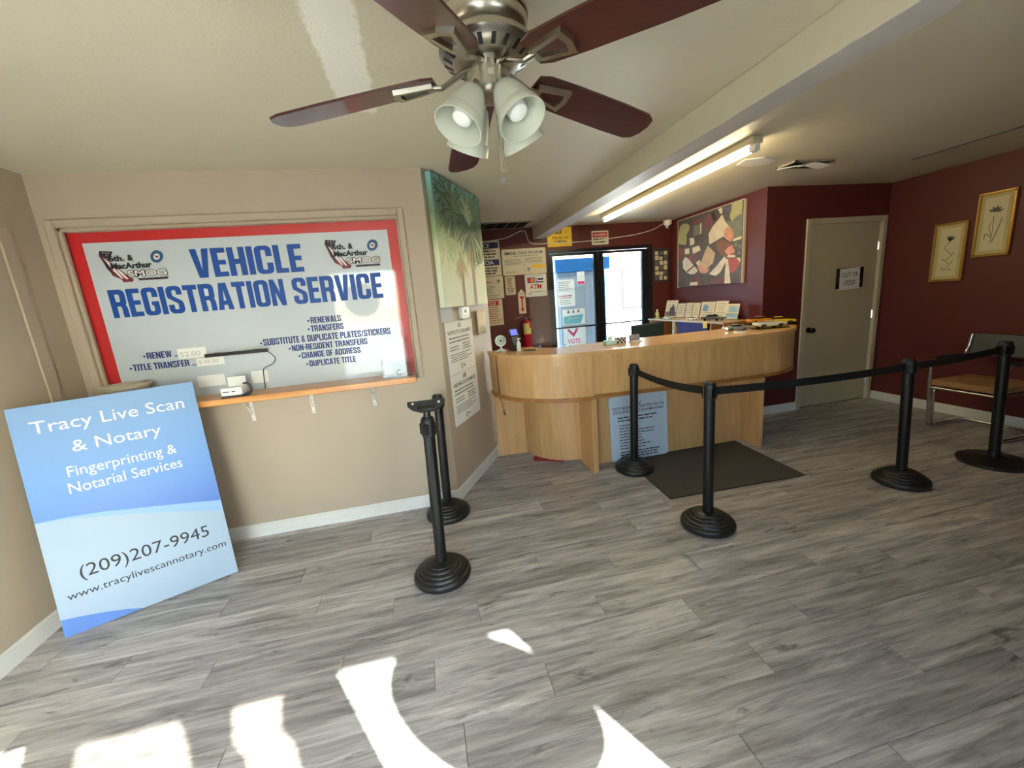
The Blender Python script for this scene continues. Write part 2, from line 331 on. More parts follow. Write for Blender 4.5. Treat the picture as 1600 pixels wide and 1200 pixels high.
GL = {'E': (9, [_r(0, 0, 4, 20), _r(4, 0, 9, 3.4), _r(4, 8.4, 8.5, 11.6), _r(4, 16.6, 9, 20)]), 'F': (9, [_r(0, 0, 4, 20), _r(4, 8.2, 8.5, 11.4), _r(4, 16.6, 9, 20)]),
 'H': (11, [_r(0, 0, 4, 20), _r(7, 0, 11, 20), _r(4, 8.2, 7, 11.8)]), 'I': (4, [_r(0, 0, 4, 20)]), 'L': (8.5, [_r(0, 0, 4, 20), _r(4, 0, 8.5, 3.4)]), 'T': (10, [_r(0, 16.4, 10, 20), _r(3, 0, 7, 16.4)]),
 'V': (11.5, [[(0, 20), (3, 0), (5.75, 0), (5.75, 5.5), (4.1, 20)], [(11.5, 20), (7.4, 20), (5.75, 5.5), (5.75, 0), (8.5, 0)]]), 'A': (11.5, [[(0, 0), (4, 0), (5.75, 15), (5.75, 20), (3, 20)], [(11.5, 0), (8.5, 20), (5.75, 20), (5.75, 15), (7.5, 0)], _r(3.4, 3.6, 8.1, 6.8)]),
 'N': (11, [_r(0, 0, 3.7, 20), _r(7.3, 0, 11, 20), [(3.7, 20), (3.7, 10), (7.3, 0), (7.3, 10)]]), 'O': (11, [_TOP, _BOT, _r(0, 3, 4, 17), _r(7, 3, 11, 17)]), 'U': (11, [_BOT, _r(0, 3, 4, 20), _r(7, 3, 11, 20)]),
 'C': (11, [_TOP, _BOT, _r(0, 3, 4, 17), _r(7, 12.4, 11, 17), _r(7, 3, 11, 7.8)]), 'G': (11, [_TOP, _BOT, _r(0, 3, 4, 17), _r(7, 13, 11, 17), _r(7, 3, 11, 10), _r(5.8, 7.2, 7, 10)]),
 'D': (11, [_r(0, 0, 4, 20), _DT, _DB, _r(7, 3, 11, 17)]), 'P': (11, _P), 'R': (11, _P + [_r(7, 0, 11, 6.4), [(7, 6.4), (11, 6.4), (10.2, 8.8), (8, 9.6), (6, 9.4)]]), 'B': (11, [_r(0, 0, 4, 20), _DT, _DB, _r(7, 11.8, 11, 17), _r(7, 3, 11, 8.6), [(4, 8.6), (11, 8.6), (10, 10.2), (11, 11.8), (4, 11.8)]]),
 'S': (11, [_TOP, _BOT, _r(0, 13, 4, 17), _r(7, 13.6, 11, 17), _r(7, 3, 11, 7.2), _r(0, 3, 4, 6.6), [(0, 13), (0.6, 11.4), (7, 7.2), (11, 7.2), (10.2, 9), (4, 13)]]),
 'K': (11.5, [_r(0, 0, 4, 20), [(3.6, 8.4), (6.4, 8.4), (11, 20), (7, 20)], [(4.6, 11), (7.4, 0), (11.5, 0), (7.4, 12.4)]]), 'W': (15, [[(0, 20), (2.4, 0), (6.2, 0), (7.5, 11), (6.2, 20), (4.5, 7), (3.7, 20)], [(15, 20), (11.3, 20), (10.5, 7), (8.8, 20), (7.5, 11), (8.8, 0), (12.6, 0)], [(6.2, 20), (7.5, 11), (8.8, 20)]]),
 '&': (11.5, [_r(1.4, 12.5, 4.8, 17.4), _r(6, 13, 9.2, 17.4), [(1.4, 17.4), (3.2, 20), (7.4, 20), (9.2, 17.4), (6, 17.2), (4.8, 17.2)], [(1.6, 13.4), (5, 13.4), (11.5, 0), (7.6, 0)], _r(0, 3, 3.6, 8), [(0, 8), (3.6, 8), (7, 12.6), (4, 13.4)], [(0, 3), (2.4, 0), (6, 0), (8.6, 3), (5, 3.2), (3.6, 3.2)], [(8, 3), (10.6, 9), (7.8, 9), (6.6, 6)]]),
 '/': (7, [[(0, 0), (2.8, 0), (7, 20), (4.2, 20)]]), '-': (5, [_r(0, 7.6, 5, 11)]), '.': (3, [_r(0, 0, 3, 3.4)]), ' ': (4.2, [])}
def block_text(parent, s, x0, y0, w, h, m, z=0.0012):
    tot = sum(GL[c][0] for c in s) + 1.1*(len(s)-1); k = w/tot; v = h/20.0; x = x0; bm = B()
    for c in s:
        for i, pl in enumerate(GL[c][1]): poly(bm, [(x+px*k, y0+py*v) for px, py in pl], z+0.00003*i)
        x += (GL[c][0]+1.1)*k
    return obj('lettering', bm, m, parent)
def fine_print(parent, rows, m='ink_soft', z=0.0012, name='fine_print', seed=1):
    """rows of (x0, x1, y, h): illegible small print as word-length dashes"""
    rnd = random.Random(seed); bm = B()
    for x0, x1, y, h in rows:
        x = x0
        while x < x1 - h:
            w = min(rnd.uniform(1.2, 4.5)*h, x1-x); rect(bm, x, x+w, y, y+h*0.72, z); x += w + h*0.55
    o = obj(name, bm, m, parent); o['kind'] = 'stuff'; return o
def lines(x0, x1, y1, n, pitch, h, jitter=0.0, seed=3, center=False):
    rnd = random.Random(seed); out = []
    for i in range(n):
        j = rnd.uniform(0, jitter)*(x1-x0); out.append((x0+(j/2 if center else 0), x1-(j/2 if center else j), y1-i*pitch-h, h))
    return out
def panel(name, label, cat, mtx, w, h, t, m, part='board', group=None, r=0.0, edge=None):
    """a flat sign: board part with its reading face at local z = 0"""
    o = thing(name, label, cat, mtx=mtx, group=group); bm = B()
    if r > 0:
        pl = arc(w-r, h-r, r, 0, 90, 5)+arc(r, h-r, r, 90, 180, 5)+arc(r, r, r, 180, 270, 5)+arc(w-r, r, r, 270, 360, 5); prism(bm, pl, -t, 0)
    else: box(bm, 0, w, 0, h, -t, 0)
    obj(part, bm, m, o); return o
def copy_tree(o, parent=None):
    c = o.copy(); C.objects.link(c)
    if parent: c.parent = parent
    for ch in list(o.children): copy_tree(ch, c)
    return c

# ------------------------------------------------------------------ the room
HC = 2.437
XL, XR, YS, YD, YB, YF = -2.12, 5.18, 2.985, 3.76, 5.45, -0.74
XA = 3.58                                               # alcove wall (oxblood, holds the painting)
PD = Vector((0.4909, 0.8712, 0)); PN = Vector((0.8712, -0.4909, 0)); P0 = Vector((0.094, YS, 0)); PE = P0 + PD*1.05

fl = struct(obj('floor', box(B(), XL-0.1, XR+0.1, YF-0.1, YB+0.1, -0.12, -0.008), 'subfloor'))
PW, PLN = 0.152, 1.22
pm = {}
def plank_mesh(l):
    k = round(l, 3)
    if k not in pm:
        bm = box(B(), 0.0008, l-0.0008, 0.0006, PW-0.0006, -0.008, 0.0)
        top = [e for e in bm.edges if all(abs(v.co.z) < 1e-6 for v in e.verts)]
        bmesh.ops.bevel(bm, geom=top, offset=0.0012, segments=1, affect='EDGES')
        me = bpy.data.meshes.new('plank'); bmesh.ops.recalc_face_normals(bm, faces=bm.faces); bm.to_mesh(me); bm.free(); me.materials.append(M['floor']); pm[k] = me
    return pm[k]
row0 = int((YF-1.095)/PW) - 1
y = 1.095 + row0*PW; offs = [0.0, 0.46, 0.86, 0.23, 0.66, 1.06, 0.36]; k = 0
anch = {round(1.095, 3): 0.78}
while y < YB:
    if y + PW > YF:
        xs0, xs1 = XL, XR
        if y > YS: xs0 = max(XL, P0.x + (y-YS)*PD.x/PD.y - 0.1)
        if y > PE.y: xs0 = 0.5
        if y > YD: xs1 = XA + 0.02
        x = xs0 - ((offs[k % 7] + (xs0-XL)) % PLN)
        while x < xs1:
            a, b = max(x, xs0), min(x+PLN, xs1)
            if b-a > 0.02:
                p = bpy.data.objects.new('plank', plank_mesh(round(b-a, 2))); C.objects.link(p); p.parent = fl; p.location = (a, y, 0)
            x += PLN
    y += PW; k += 1

ov = struct(obj('trim_4', box(B(), XL-0.1, XR+0.1, YB+0.12, YB+1.5, HC+0.02, HC+0.14), 'white_trim'))  # unseen roof eave added to keep the sun off the outdoor kiosk
struct(obj('ceiling', box(B(), XL-0.1, XR+0.1, YF-0.1, YB+0.1, HC, HC+0.12), 'ceiling'))
bmm = struct(obj('trim_1', box(B(), 1.54, 1.70, YF, YB, 2.287, HC, 0.004), 'beam'))
obj('beam_soffit', box(B(), 1.543, 1.697, YF+0.01, YB-0.01, 2.284, 2.289), 'soffit', bmm)
WT = 0.12
struct(obj('wall_left', box(B(), XL-WT, XL, YF-WT, YS+0.2, 0, HC), 'tan'))
# sign wall with the shallow recess that holds the big printed sign
OX0, OX1, OZ0, OZ1, OY = -2.035, -0.095, 1.02, 2.145, 3.035
bm = B(); box(bm, XL, OX0, YS, YS+WT, 0, HC); box(bm, OX1, P0.x, YS, YS+WT, 0, HC); box(bm, OX0, OX1, YS, YS+WT, 0, OZ0)
box(bm, OX0, OX1, YS, YS+WT, OZ1, HC); box(bm, OX0, OX1, OY, YS+WT, OZ0, OZ1)
struct(obj('wall_center', bm, 'tan'))
bm = B()                                                # painted moulding round the recess
for a in ((OX0-0.045, OX0, OZ0, OZ1+0.045), (OX1, OX1+0.04, OZ0, OZ1+0.045), (OX0, OX1, OZ1, OZ1+0.045)): box(bm, a[0], a[1], YS-0.014, YS, a[2], a[3], 0.005)
for a in ((OX0, OX0+0.02, OZ0, OZ1), (OX1-0.014, OX1, OZ0, OZ1), (OX0, OX1, OZ1-0.02, OZ1)): box(bm, a[0], a[1], YS+0.005, YS+0.03, a[2], a[3], 0.004)
struct(obj('trim_2', bm, 'tan'))
bm = B(); box(bm, XL, XL+0.012, 2.72, 2.80, 0.0, 2.12, 0.004); box(bm, XL, XL+0.012, 1.2, 2.80, 2.12, 2.19, 0.004)
struct(obj('trim_3', bm, 'tan'))
# angled wall
E0 = P0; E1 = PE; bk = -PN*WT
bm = B(); prism(bm, [(E0.x, E0.y), (E1.x, E1.y), (E1.x+bk.x, E1.y+bk.y), (E0.x+bk.x, E0.y+bk.y)], 0, HC)
struct(obj('wall_angled', bm, 'tan'))
struct(obj('wall_rear_left', box(B(), 0.38, 0.5, PE.y, YB+WT, 0, HC), 'red'))
# back wall round the glass doors
DX0, DX1, DZ = 1.715, 3.29, 2.135
bm = B(); box(bm, 0.38, DX0, YB, YB+WT, 0, HC); box(bm, DX1, XA+WT, YB, YB+WT, 0, HC); box(bm, DX0, DX1, YB, YB+WT, DZ, HC)
struct(obj('wall_back', bm, 'red'))
struct(obj('wall_alcove', box(B(), XA, XA+WT, YD+WT, YB+WT, 0, HC), 'red'))
# wall with the closed door
dx0, dx1, dz = 4.115, 5.135, 2.075
bm = B(); box(bm, XA, dx0, YD, YD+WT, 0, HC); box(bm, dx1, XR, YD, YD+WT, 0, HC); box(bm, dx0, dx1, YD, YD+WT, dz, HC); box(bm, dx0, dx1, YD+0.08, YD+WT, 0, dz)
struct(obj('wall_door_side', bm, 'red'))
struct(obj('wall_right', box(B(), XR, XR+WT, YF-WT, YD+WT, 0, HC), 'red'))
# front wall behind the camera: storefront panes
FT = 0.04; PANES = [(-1.34, -0.37), (-0.24, 0.56), (0.735, 1.525)]; PZ0, PZ1 = 0.30, 2.125
bm = B(); xs = XL
for a, b in PANES: box(bm, xs, a, YF-FT, YF, 0, HC); xs = b
box(bm, xs, XR, YF-FT, YF, 0, HC)
for a, b in PANES: box(bm, a, b, YF-FT, YF, 0, PZ0); box(bm, a, b, YF-FT, YF, PZ1, HC)
struct(obj('wall_front', bm, 'tan'))
# baseboards
def base(name, p, q, n, h=0.085):
    p = Vector(p); q = Vector(q); n = Vector(n)*0.013; bm = B()
    prism(bm, [(p.x, p.y), (q.x, q.y), (q.x+n.x, q.y+n.y), (p.x+n.x, p.y+n.y)], 0, h)
    n2 = n*0.55; prism(bm, [(p.x, p.y), (q.x, q.y), (q.x+n2.x, q.y+n2.y), (p.x+n2.x, p.y+n2.y)], h, h+0.012)
    return struct(obj(name, bm, 'white_trim'))
base('baseboard_left', (XL, YF, 0), (XL, YS, 0), (1, 0, 0)); base('baseboard_center', (XL, YS, 0), (P0.x, YS, 0), (0, -1, 0))
base('baseboard_angled', P0, PE, PN); base('baseboard_door_side', (XA+0.03, YD, 0), (dx0-0.03, YD, 0), (0, -1, 0)); base('baseboard_right', (XR, YF, 0), (XR, YD, 0), (-1, 0, 0))

# storefront panes behind the camera, with vinyl decals and an added light mask
for i, (a, b) in enumerate(PANES):
    w = struct(obj('window_%d' % (i+1), box(B(), a, b, YF-0.024, YF-0.018, PZ0, PZ1), 'glass_tint' if i == 1 else 'glass'))  # middle pane tint added to dim the sun patches it throws
    bm = B()
    box(bm, a-0.03, a, YF-0.05, YF+0.01, PZ0-0.03, PZ1+0.03); box(bm, b, b+0.03, YF-0.05, YF+0.01, PZ0-0.03, PZ1+0.03)
    box(bm, a, b, YF-0.05, YF+0.01, PZ1, PZ1+0.03); box(bm, a, b, YF-0.05, YF+0.01, PZ0-0.03, PZ0)
    obj('window_frame', bm, 'alu', w)
    bm = B()
    TY = Matrix.Translation((0, YF-0.016, 0)) @ Matrix.Rotation(PI/2, 4, 'X')
    if i == 2:
        prism(bm, [(min(x, b-0.002), z) for x, z in arc(1.20, 1.835, 0.335, 0, 360, 48)[:-1]], 0, 0.001, TY)
        prism(bm, [(a+0.002, 0.32), (b-0.002, 0.32), (b-0.002, 1.18), (a+0.002, 1.18)], 0, 0.001, TY)
    elif i == 0:
        prism(bm, arc(-0.92, 1.72, 0.27, 0, 360, 48)[:-1], 0, 0.001, TY)
    else:
        # unseen cover added to the door pane, its openings shape two sun patches
        prism(bm, [(a+0.002, 0.32), (b-0.002, 0.32), (b-0.002, 1.74), (a+0.002, 1.74)], 0, 0.001, TY)
        prism(bm, [(a+0.002, 2.055), (b-0.002, 2.055), (b-0.002, 2.123), (a+0.002, 2.123)], 0, 0.001, TY)
        prism(bm, [(0.17, 1.74), (0.33, 1.74), (0.345, 1.85), (0.31, 1.93), (0.33, 2.055), (0.13, 2.055), (0.16, 1.95)], 0, 0.001, TY)
        prism(bm, [(0.49, 1.74), (0.558, 1.74), (0.558, 2.055), (0.51, 2.055), (0.47, 1.92), (0.50, 1.85)], 0, 0.001, TY)
        prism(bm, [(a+0.002, 1.74), (-0.22, 1.74), (-0.20, 2.055), (a+0.002, 2.055)], 0, 0.001, TY)
    obj('window_decal', bm, 'paper', w)

# ground outside
gr = struct(obj('ground', box(B(), -60, 60, -60, 60, -0.4, -0.13), mat('concrete', (176, 172, 164), 0.85, 0, 0.12, 0.6)))

# beige door
d1 = struct(obj('door_1', box(B(), dx0+0.03, dx1-0.03, YD+0.02, YD+0.065, 0.012, dz-0.03, 0.003), 'door'))
bm = B(); box(bm, dx0-0.03, dx0+0.03, YD-0.014, YD+0.08, 0, dz+0.03, 0.005); box(bm, dx1-0.03, dx1+0.03, YD-0.014, YD+0.08, 0, dz+0.03, 0.005); box(bm, dx0+0.03, dx1-0.03, YD-0.014, YD+0.08, dz-0.03, dz+0.03, 0.005)
obj('door_frame', bm, 'door_frame', d1)
for z in (1.785, 1.02, 0.25):
    bm = B(); cyl(bm, (dx1-0.032, YD+0.012, z-0.045), (dx1-0.032, YD+0.012, z+0.045), 0.008, seg=10); box(bm, dx1-0.055, dx1-0.03, YD+0.014, YD+0.02, z-0.045, z+0.045)
    obj('hinge', bm, 'chrome', d1)
bm = B(); lathe(bm, [(0, 0), (0.032, 0), (0.032, 0.006), (0.013, 0.012), (0.012, 0.03), (0.026, 0.042), (0.03, 0.055), (0.024, 0.068), (0, 0.072)], 20, Matrix.Translation((4.225, YD+0.02, 0.912)) @ Matrix.Rotation(PI/2, 4, 'X'))
obj('door_knob', bm, 'bronze', d1, True)

# glass double doors in the back wall
d2 = struct(obj('door_2', box(B(), DX0, DX1, YB+0.0, YB+0.09, DZ-0.045, DZ), 'alu'))
bm = B(); box(bm, DX0, DX0+0.035, YB, YB+0.09, 0, DZ-0.045); box(bm, DX1-0.035, DX1, YB, YB+0.09, 0, DZ-0.045); obj('jamb', bm, 'alu', d2)
for a, b in ((1.752, 2.468), (2.474, 3.252)):
    bm = B(); g0, g1 = (1.803, 2.40) if a < 2 else (2.545, 3.14)
    box(bm, a, g0, YB+0.02, YB+0.065, 0.01, 2.085); box(bm, g1, b, YB+0.02, YB+0.065, 0.01, 2.085)
    box(bm, g0, g1, YB+0.02, YB+0.065, 2.052, 2.085); box(bm, g0, g1, YB+0.02, YB+0.065, 0.01, 0.25)
    lf = obj('door_leaf', bm, 'alu', d2)
    obj('pane', box(B(), g0, g1, YB+0.04, YB+0.046, 0.25, 2.052), 'glass', lf)
    bm = B(); tube(bm, [(g0-0.02, YB+0.02, 1.075), (g0+0.03, YB-0.02, 1.075), (g1-0.03, YB-0.02, 1.075), (g1+0.02, YB+0.02, 1.075)], 0.012); obj('push_bar', bm, 'alu', lf, True)

# ------------------------------------------------------------------ vehicle registration sign in the wall recess
SY = 3.030
M['sign_white'] = mat('sign_sheet', (190, 199, 206), 0.35, 0, 0.03, 2, coat=1.0); M['sign_red'] = mat('sign_red_border', (196, 32, 38), 0.35, 0, 0.05, 5, coat=1.0)
M['flag_red'] = mat('flag_maroon', (120, 40, 52), 0.5); M['flag_dark'] = mat('flag_dark', (48, 40, 46), 0.5); M['flag_navy'] = mat('flag_navy', (22, 24, 44), 0.5); M['flag_white'] = mat('flag_white', (224, 218, 218), 0.5); M['emblem'] = mat('emblem_blue', (48, 84, 124), 0.5)
sg = thing('wall_sign', 'large white sign with red border advertising vehicle registration service, set in wall recess', 'sign', mtx=frame((-1.90, SY, 1.80), (1, 0, 0), (0, 0, 1)))
obj('board', box(B(), -0.122, 1.795, -0.74, 0.322, -0.004, 0), 'sign_white', sg)
bm = B(); box(bm, -0.122, -0.055, -0.74, 0.322, 0, 0.0008); box(bm, 1.722, 1.795, -0.74, 0.322, 0, 0.0008); box(bm, -0.055, 1.722, 0.262, 0.322, 0, 0.0008)
obj('red_border', bm, 'sign_red', sg)
def st(s, x0, x1, z, h, m='ink_navy', bold=0.048, shear=0.0): block_text(sg, s, x0+1.9, z-1.8, x1-x0, h, m)
st('VEHICLE', -1.40, -0.745, 1.82, 0.178, 'ink_blue', 0.062); st('REGISTRATION SERVICE', -1.895, -0.262, 1.61, 0.172, 'ink_blue', 0.058)
for s, a, b, z in (('RENEWALS', -0.765, -0.567, 1.474), ('TRANSFERS', -0.772, -0.56, 1.418), ('SUBSTITUTE & DUPLICATE PLATES/STICKERS', -1.085, -0.25, 1.353), ('NON-RESIDENT TRANSFERS', -0.915, -0.417, 1.297), ('CHANGE OF ADDRESS', -0.862, -0.472, 1.241), ('DUPLICATE TITLE', -0.822, -0.513, 1.18)):
    st(s, a, b, z, 0.042 if len(s) < 30 else 0.045); bm = B(); poly(bm, [(x+1.9, y-1.8) for x, y in arc(a-0.014, z+0.019, 0.007, 0, 360, 10)[:-1]], 0.0012); obj('bullet', bm, 'ink_navy', sg)
for s, a, b, z in (('RENEW ..', -1.778, -1.605, 1.337), ('TITLE TRANSFER ...', -1.87, -1.51, 1.268)):
    st(s, a, b, z, 0.042); bm = B(); poly(bm, [(x+1.9, y-1.8) for x, y in arc(a-0.013, z+0.019, 0.007, 0, 360, 10)[:-1]], 0.0012); obj('bullet', bm, 'ink_navy', sg)
PAINT=[("ygreen",[(0.999,0.897),(1.157,0.89),(1.159,0.736),(1.053,0.703),(1.001,0.695),(0.972,0.756),(0.996,0.825)]),("grey_green",[(1.103,0.739),(1.164,0.743),(1.164,0.493),(1.037,0.485),(1.005,0.621),(0.906,0.723),(1.001,0.695)]),("ygreen",[(0.11,0.836),(0.209,0.815),(0.251,0.778),(0.237,0.727),(0.184,0.682),(0.194,0.615),(0.168,0.553),(0.018,0.585),(0.017,0.732),(0.044,0.815)]),("mauve",[(0.537,0.796),(0.688,0.868),(0.757,0.772),(0.706,0.738),(0.603,0.643),(0.53,0.726)]),("cream",[(0.779,0.748),(0.848,0.801),(0.907,0.704),(1.018,0.609),(1.042,0.522),(0.998,0.468),(0.871,0.549),(0.758,0.518),(0.638,0.491),(0.619,0.62),(0.693,0.696)]),("pink",[(0.896,0.621),(0.964,0.647),(1.018,0.609),(1.042,0.522),(0.998,0.468),(0.885,0.547)]),("dark",[(0.651,0.852),(0.702,0.87),(0.757,0.772),(0.706,0.738)]),("cream",[(0.775,0.873),(0.845,0.877),(0.854,0.818),(0.82,0.811)]),("blue_grey",[(0.867,0.863),(0.988,0.854),(0.99,0.817),(0.875,0.823)]),("grey_green",[(0.324,0.764),(0.457,0.76),(0.476,0.644),(0.335,0.636)]),("cream",[(0.457,0.776),(0.486,0.775),(0.484,0.642),(0.463,0.644)]),("mauve",[(0.331,0.836),(0.488,0.836),(0.497,0.773),(0.34,0.782)]),("cream",[(0.248,0.623),(0.326,0.624),(0.352,0.59),(0.353,0.537),(0.267,0.528)]),("mauve",[(-0.001,0.543),(0.131,0.514),(0.142,0.412),(-0.0,0.371)]),("cream",[(0.146,0.506),(0.25,0.498),(0.256,0.431),(0.155,0.433)]),("cream",[(0.302,0.501),(0.447,0.508),(0.473,0.447),(0.381,0.427),(0.33,0.401)]),("mauve",[(0.26,0.409),(0.381,0.427),(0.433,0.367),(0.332,0.292),(0.17,0.409)]),("cream",[(0.16,0.399),(0.234,0.363),(0.297,0.306),(0.428,0.196),(0.369,0.163),(0.282,0.159),(0.191,0.194),(0.115,0.257),(0.105,0.349)]),("dark",[(0.19,0.205),(0.324,0.265),(0.384,0.281),(0.393,0.27),(0.342,0.253),(0.209,0.192)]),("cream",[(0.384,0.303),(0.467,0.331),(0.486,0.245),(0.436,0.249)]),("pink",[(0.419,0.24),(0.468,0.268),(0.584,0.193),(0.662,0.207),(0.601,0.15),(0.488,0.159)]),("tan",[(0.608,0.485),(0.748,0.376),(0.706,0.264),(0.584,0.193),(0.468,0.268),(0.516,0.347)]),("brown",[(0.758,0.498),(0.83,0.515),(0.901,0.506),(1.012,0.442),(1.075,0.349),(1.078,0.292),(0.964,0.306),(0.851,0.338),(0.791,0.395)]),("pink",[(0.973,0.419),(1.026,0.431),(1.075,0.349),(0.963,0.325),(0.906,0.38)]),("cream",[(0.936,0.304),(0.976,0.328),(1.077,0.316),(1.078,0.288)]),("cream",[(0.908,0.322),(0.938,0.27),(0.857,0.16),(0.815,0.128),(0.756,0.107),(0.641,0.137),(0.753,0.209)]),("red",[(0.944,0.293),(1.149,0.275),(1.152,0.209),(1.104,0.148),(0.999,0.114)]),("cream",[(1.098,0.281),(1.155,0.276),(1.158,0.223)]),("cream",[(0.93,0.29),(0.965,0.277),(1.017,0.001),(0.913,0.001)]),("mauve",[(0.282,0.12),(0.455,0.14),(0.491,0.019),(0.424,0.012),(0.423,0.056)]),("cream",[(0.269,0.054),(0.423,0.056),(0.424,0.012),(0.275,0.014)]),("mauve",[(0.589,0.019),(0.742,0.078),(0.917,0.076),(0.913,0.001)]),("cream",[(1.03,0.495),(1.163,0.506),(1.162,0.479),(1.031,0.467)]),("grey_green",[(1.058,0.445),(1.083,0.455),(1.104,0.438),(1.099,0.406),(1.073,0.405),(1.055,0.426)]),("grey_green",[(1.117,0.418),(1.142,0.428),(1.156,0.403),(1.147,0.377),(1.125,0.384)]),("grey_green",[(1.114,0.344),(1.139,0.35),(1.157,0.325),(1.141,0.308),(1.118,0.317)]),
]
LOGO=[("flag_red",[(0.0219,0.214),(0.0904,0.2069),(0.0847,0.1957),(0.0584,0.1544),(0.1077,0.0947),(0.1389,0.0624),(0.1465,0.05),(0.1642,0.042),(0.1569,0.0238),(0.1053,0.0224),(0.0979,0.0415),(0.0587,0.0644),(0.0518,0.085),(0.0392,0.1058),(0.0252,0.1564),(0.0137,0.1866)]),("flag_dark",[(0.0137,0.1866),(0.0252,0.1564),(0.0392,0.1058),(0.0518,0.085),(0.0587,0.0644),(0.0648,0.0774),(0.0511,0.1183),(0.0396,0.1555),(0.0237,0.1861)]),("flag_navy",[(0.0219,0.214),(0.0904,0.2069),(0.0847,0.1957),(0.0584,0.1544),(0.0478,0.1649),(0.0192,0.1912)]),("flag_white",[(0.0329,0.1757),(0.0568,0.1479),(0.0842,0.0962),(0.1109,0.0457),(0.1005,0.0464),(0.0688,0.0939),(0.0493,0.1351)]),("flag_white",[(0.0743,0.1285),(0.0857,0.1145),(0.1155,0.0774),(0.1367,0.0405),(0.1248,0.0413),(0.0978,0.0786)]),("flag_white",[(0.0372,0.205),(0.0427,0.2037),(0.04,0.1989),(0.0354,0.2002)]),("flag_white",[(0.0526,0.2025),(0.0582,0.2012),(0.0555,0.1964),(0.0508,0.1976)]),("flag_white",[(0.0667,0.2),(0.0722,0.1987),(0.0696,0.194),(0.0649,0.1952)]),("flag_white",[(0.0534,0.1876),(0.0589,0.1863),(0.0563,0.1816),(0.0516,0.1828)]),("flag_white",[(0.0519,0.1696),(0.0574,0.1683),(0.0548,0.1635),(0.0501,0.1648)]),("emblem",[(0.3539,0.163),(0.3506,0.1534),(0.345,0.1446),(0.3377,0.1372),(0.3291,0.1317),(0.3199,0.1285),(0.3106,0.1277),(0.3019,0.1296),(0.2943,0.1338),(0.2885,0.1402),(0.2848,0.1482),(0.2834,0.1574),(0.2844,0.167),(0.2878,0.1766),(0.2933,0.1853),(0.3006,0.1926),(0.3091,0.1981),(0.3183,0.2014),(0.3276,0.2021),(0.3363,0.2004),(0.3438,0.1962),(0.3497,0.1899),(0.3535,0.1819),(0.3549,0.1727)]),("flag_white",[(0.3358,0.163),(0.3329,0.1561),(0.3277,0.1504),(0.3211,0.1468),(0.3141,0.1458),(0.3077,0.1476),(0.3029,0.1519),(0.3005,0.158),(0.3008,0.1651),(0.3037,0.172),(0.3088,0.1777),(0.3154,0.1813),(0.3224,0.1823),(0.3288,0.1805),(0.3336,0.1763),(0.3361,0.1701)]),("flag_red",[(0.3083,0.1714),(0.3162,0.1726),(0.3192,0.1657),(0.3287,0.1735),(0.3302,0.1667),(0.3196,0.1539),(0.3117,0.1594)]),("flag_white",[(0.3343,0.1984),(0.3396,0.2082),(0.3419,0.2074),(0.337,0.1966)]),("flag_dark",[(0.1928,0.0411),(0.3545,0.0417),(0.352,0.0281),(0.1913,0.0282)]),
]
for k, sh in enumerate((0.0, 1.293)):
    for j, (c, pl) in enumerate(LOGO):
        bm = B(); poly(bm, [(x+sh, y) for x, y in pl], 0.0010+0.0002*j); obj('logo_shape', bm, c, sg)
    text(sg, '6th.', 0.061+sh, 0.148, 0.082, 0.036, 'ink', 0.0046, 0.04); text(sg, '&', 0.16+sh, 0.148, 0.031, 0.036, 'ink', 0.0046, 0.04)
    text(sg, 'MacArthur', 0.062+sh, 0.102, 0.22, 0.036, 'ink', 0.0046, 0.045)
    text(sg, 'SMOG', 0.138+sh, 0.049, 0.219, 0.044, 'ink', 0.0046, 0.07); text(sg, 'SMOG', 0.142+sh, 0.053, 0.211, 0.036, 'flag_white', 0.0052, 0.02)
M['ink_faint'] = mat('faint_ink', (186, 184, 182), 0.7)
def slip(label, x0, x1, z0, z1, body=None, tilt=0.0):
    o = panel('price_slip', label, 'paper', frame((x0, SY-0.0035, z0), (math.cos(tilt), 0, math.sin(tilt)), (0, 0, 1)), x1-x0, z1-z0, 0.0006, 'paper', part='sheet')
    if body: text(o, body, 0.012, 0.012, (x1-x0)*0.72, (z1-z0)*0.5, 'ink_faint', 0.0006)
    return o
slip('white paper slip taped right of the word RENEW', -1.60, -1.435, 1.318, 1.384, '52.00')
slip('white paper slip with handwritten price beside TITLE TRANSFER', -1.505, -1.34, 1.258, 1.311, '$ 45.00')
slip('pale paper slip taped low on sign, left of card reader', -1.525, -1.36, 1.118, 1.193)
slip('pale paper slip taped low on sign, right of card reader', -1.20, -1.097, 1.105, 1.188)

# shelf under the sign
sh = thing('wall_shelf', 'varnished wooden shelf on white brackets below the vehicle registration sign', 'shelf', (0, 0, 0))
obj('board', box(B(), -2.02, -0.106, 2.79, 3.028, 1.02, 1.06, 0.004), 'shelf', sh)
for x in (-1.222, -0.838, -0.424):
    bm = B(); box(bm, x-0.011, x+0.011, YS-0.005, YS, 0.855, 1.02, 0.002); box(bm, x-0.011, x+0.011, 2.82, YS-0.005, 1.014, 1.02, 0.002)
    tube(bm, [(x, YS-0.006, 0.90), (x, 2.93, 0.965), (x, 2.86, 1.014)], (0.004, 0.008), 6)
    br = obj('bracket', bm, 'white', sh)
    for z in (0.868, 0.95): bm = B(); cyl(bm, (x, YS-0.004, z), (x, YS-0.0065, z), 0.0035, seg=8); obj('screw', bm, 'darkgrey', br)
lb = thing('bar_lamp', 'thin black bar light with a looping cord in front of the sign', 'lamp', (-1.24, 2.99, 1.325))
bm = B(); box(bm, -0.19, 0.185, -0.012, 0.012, -0.011, 0.011, 0.003); obj('bar', bm, 'black', lb)
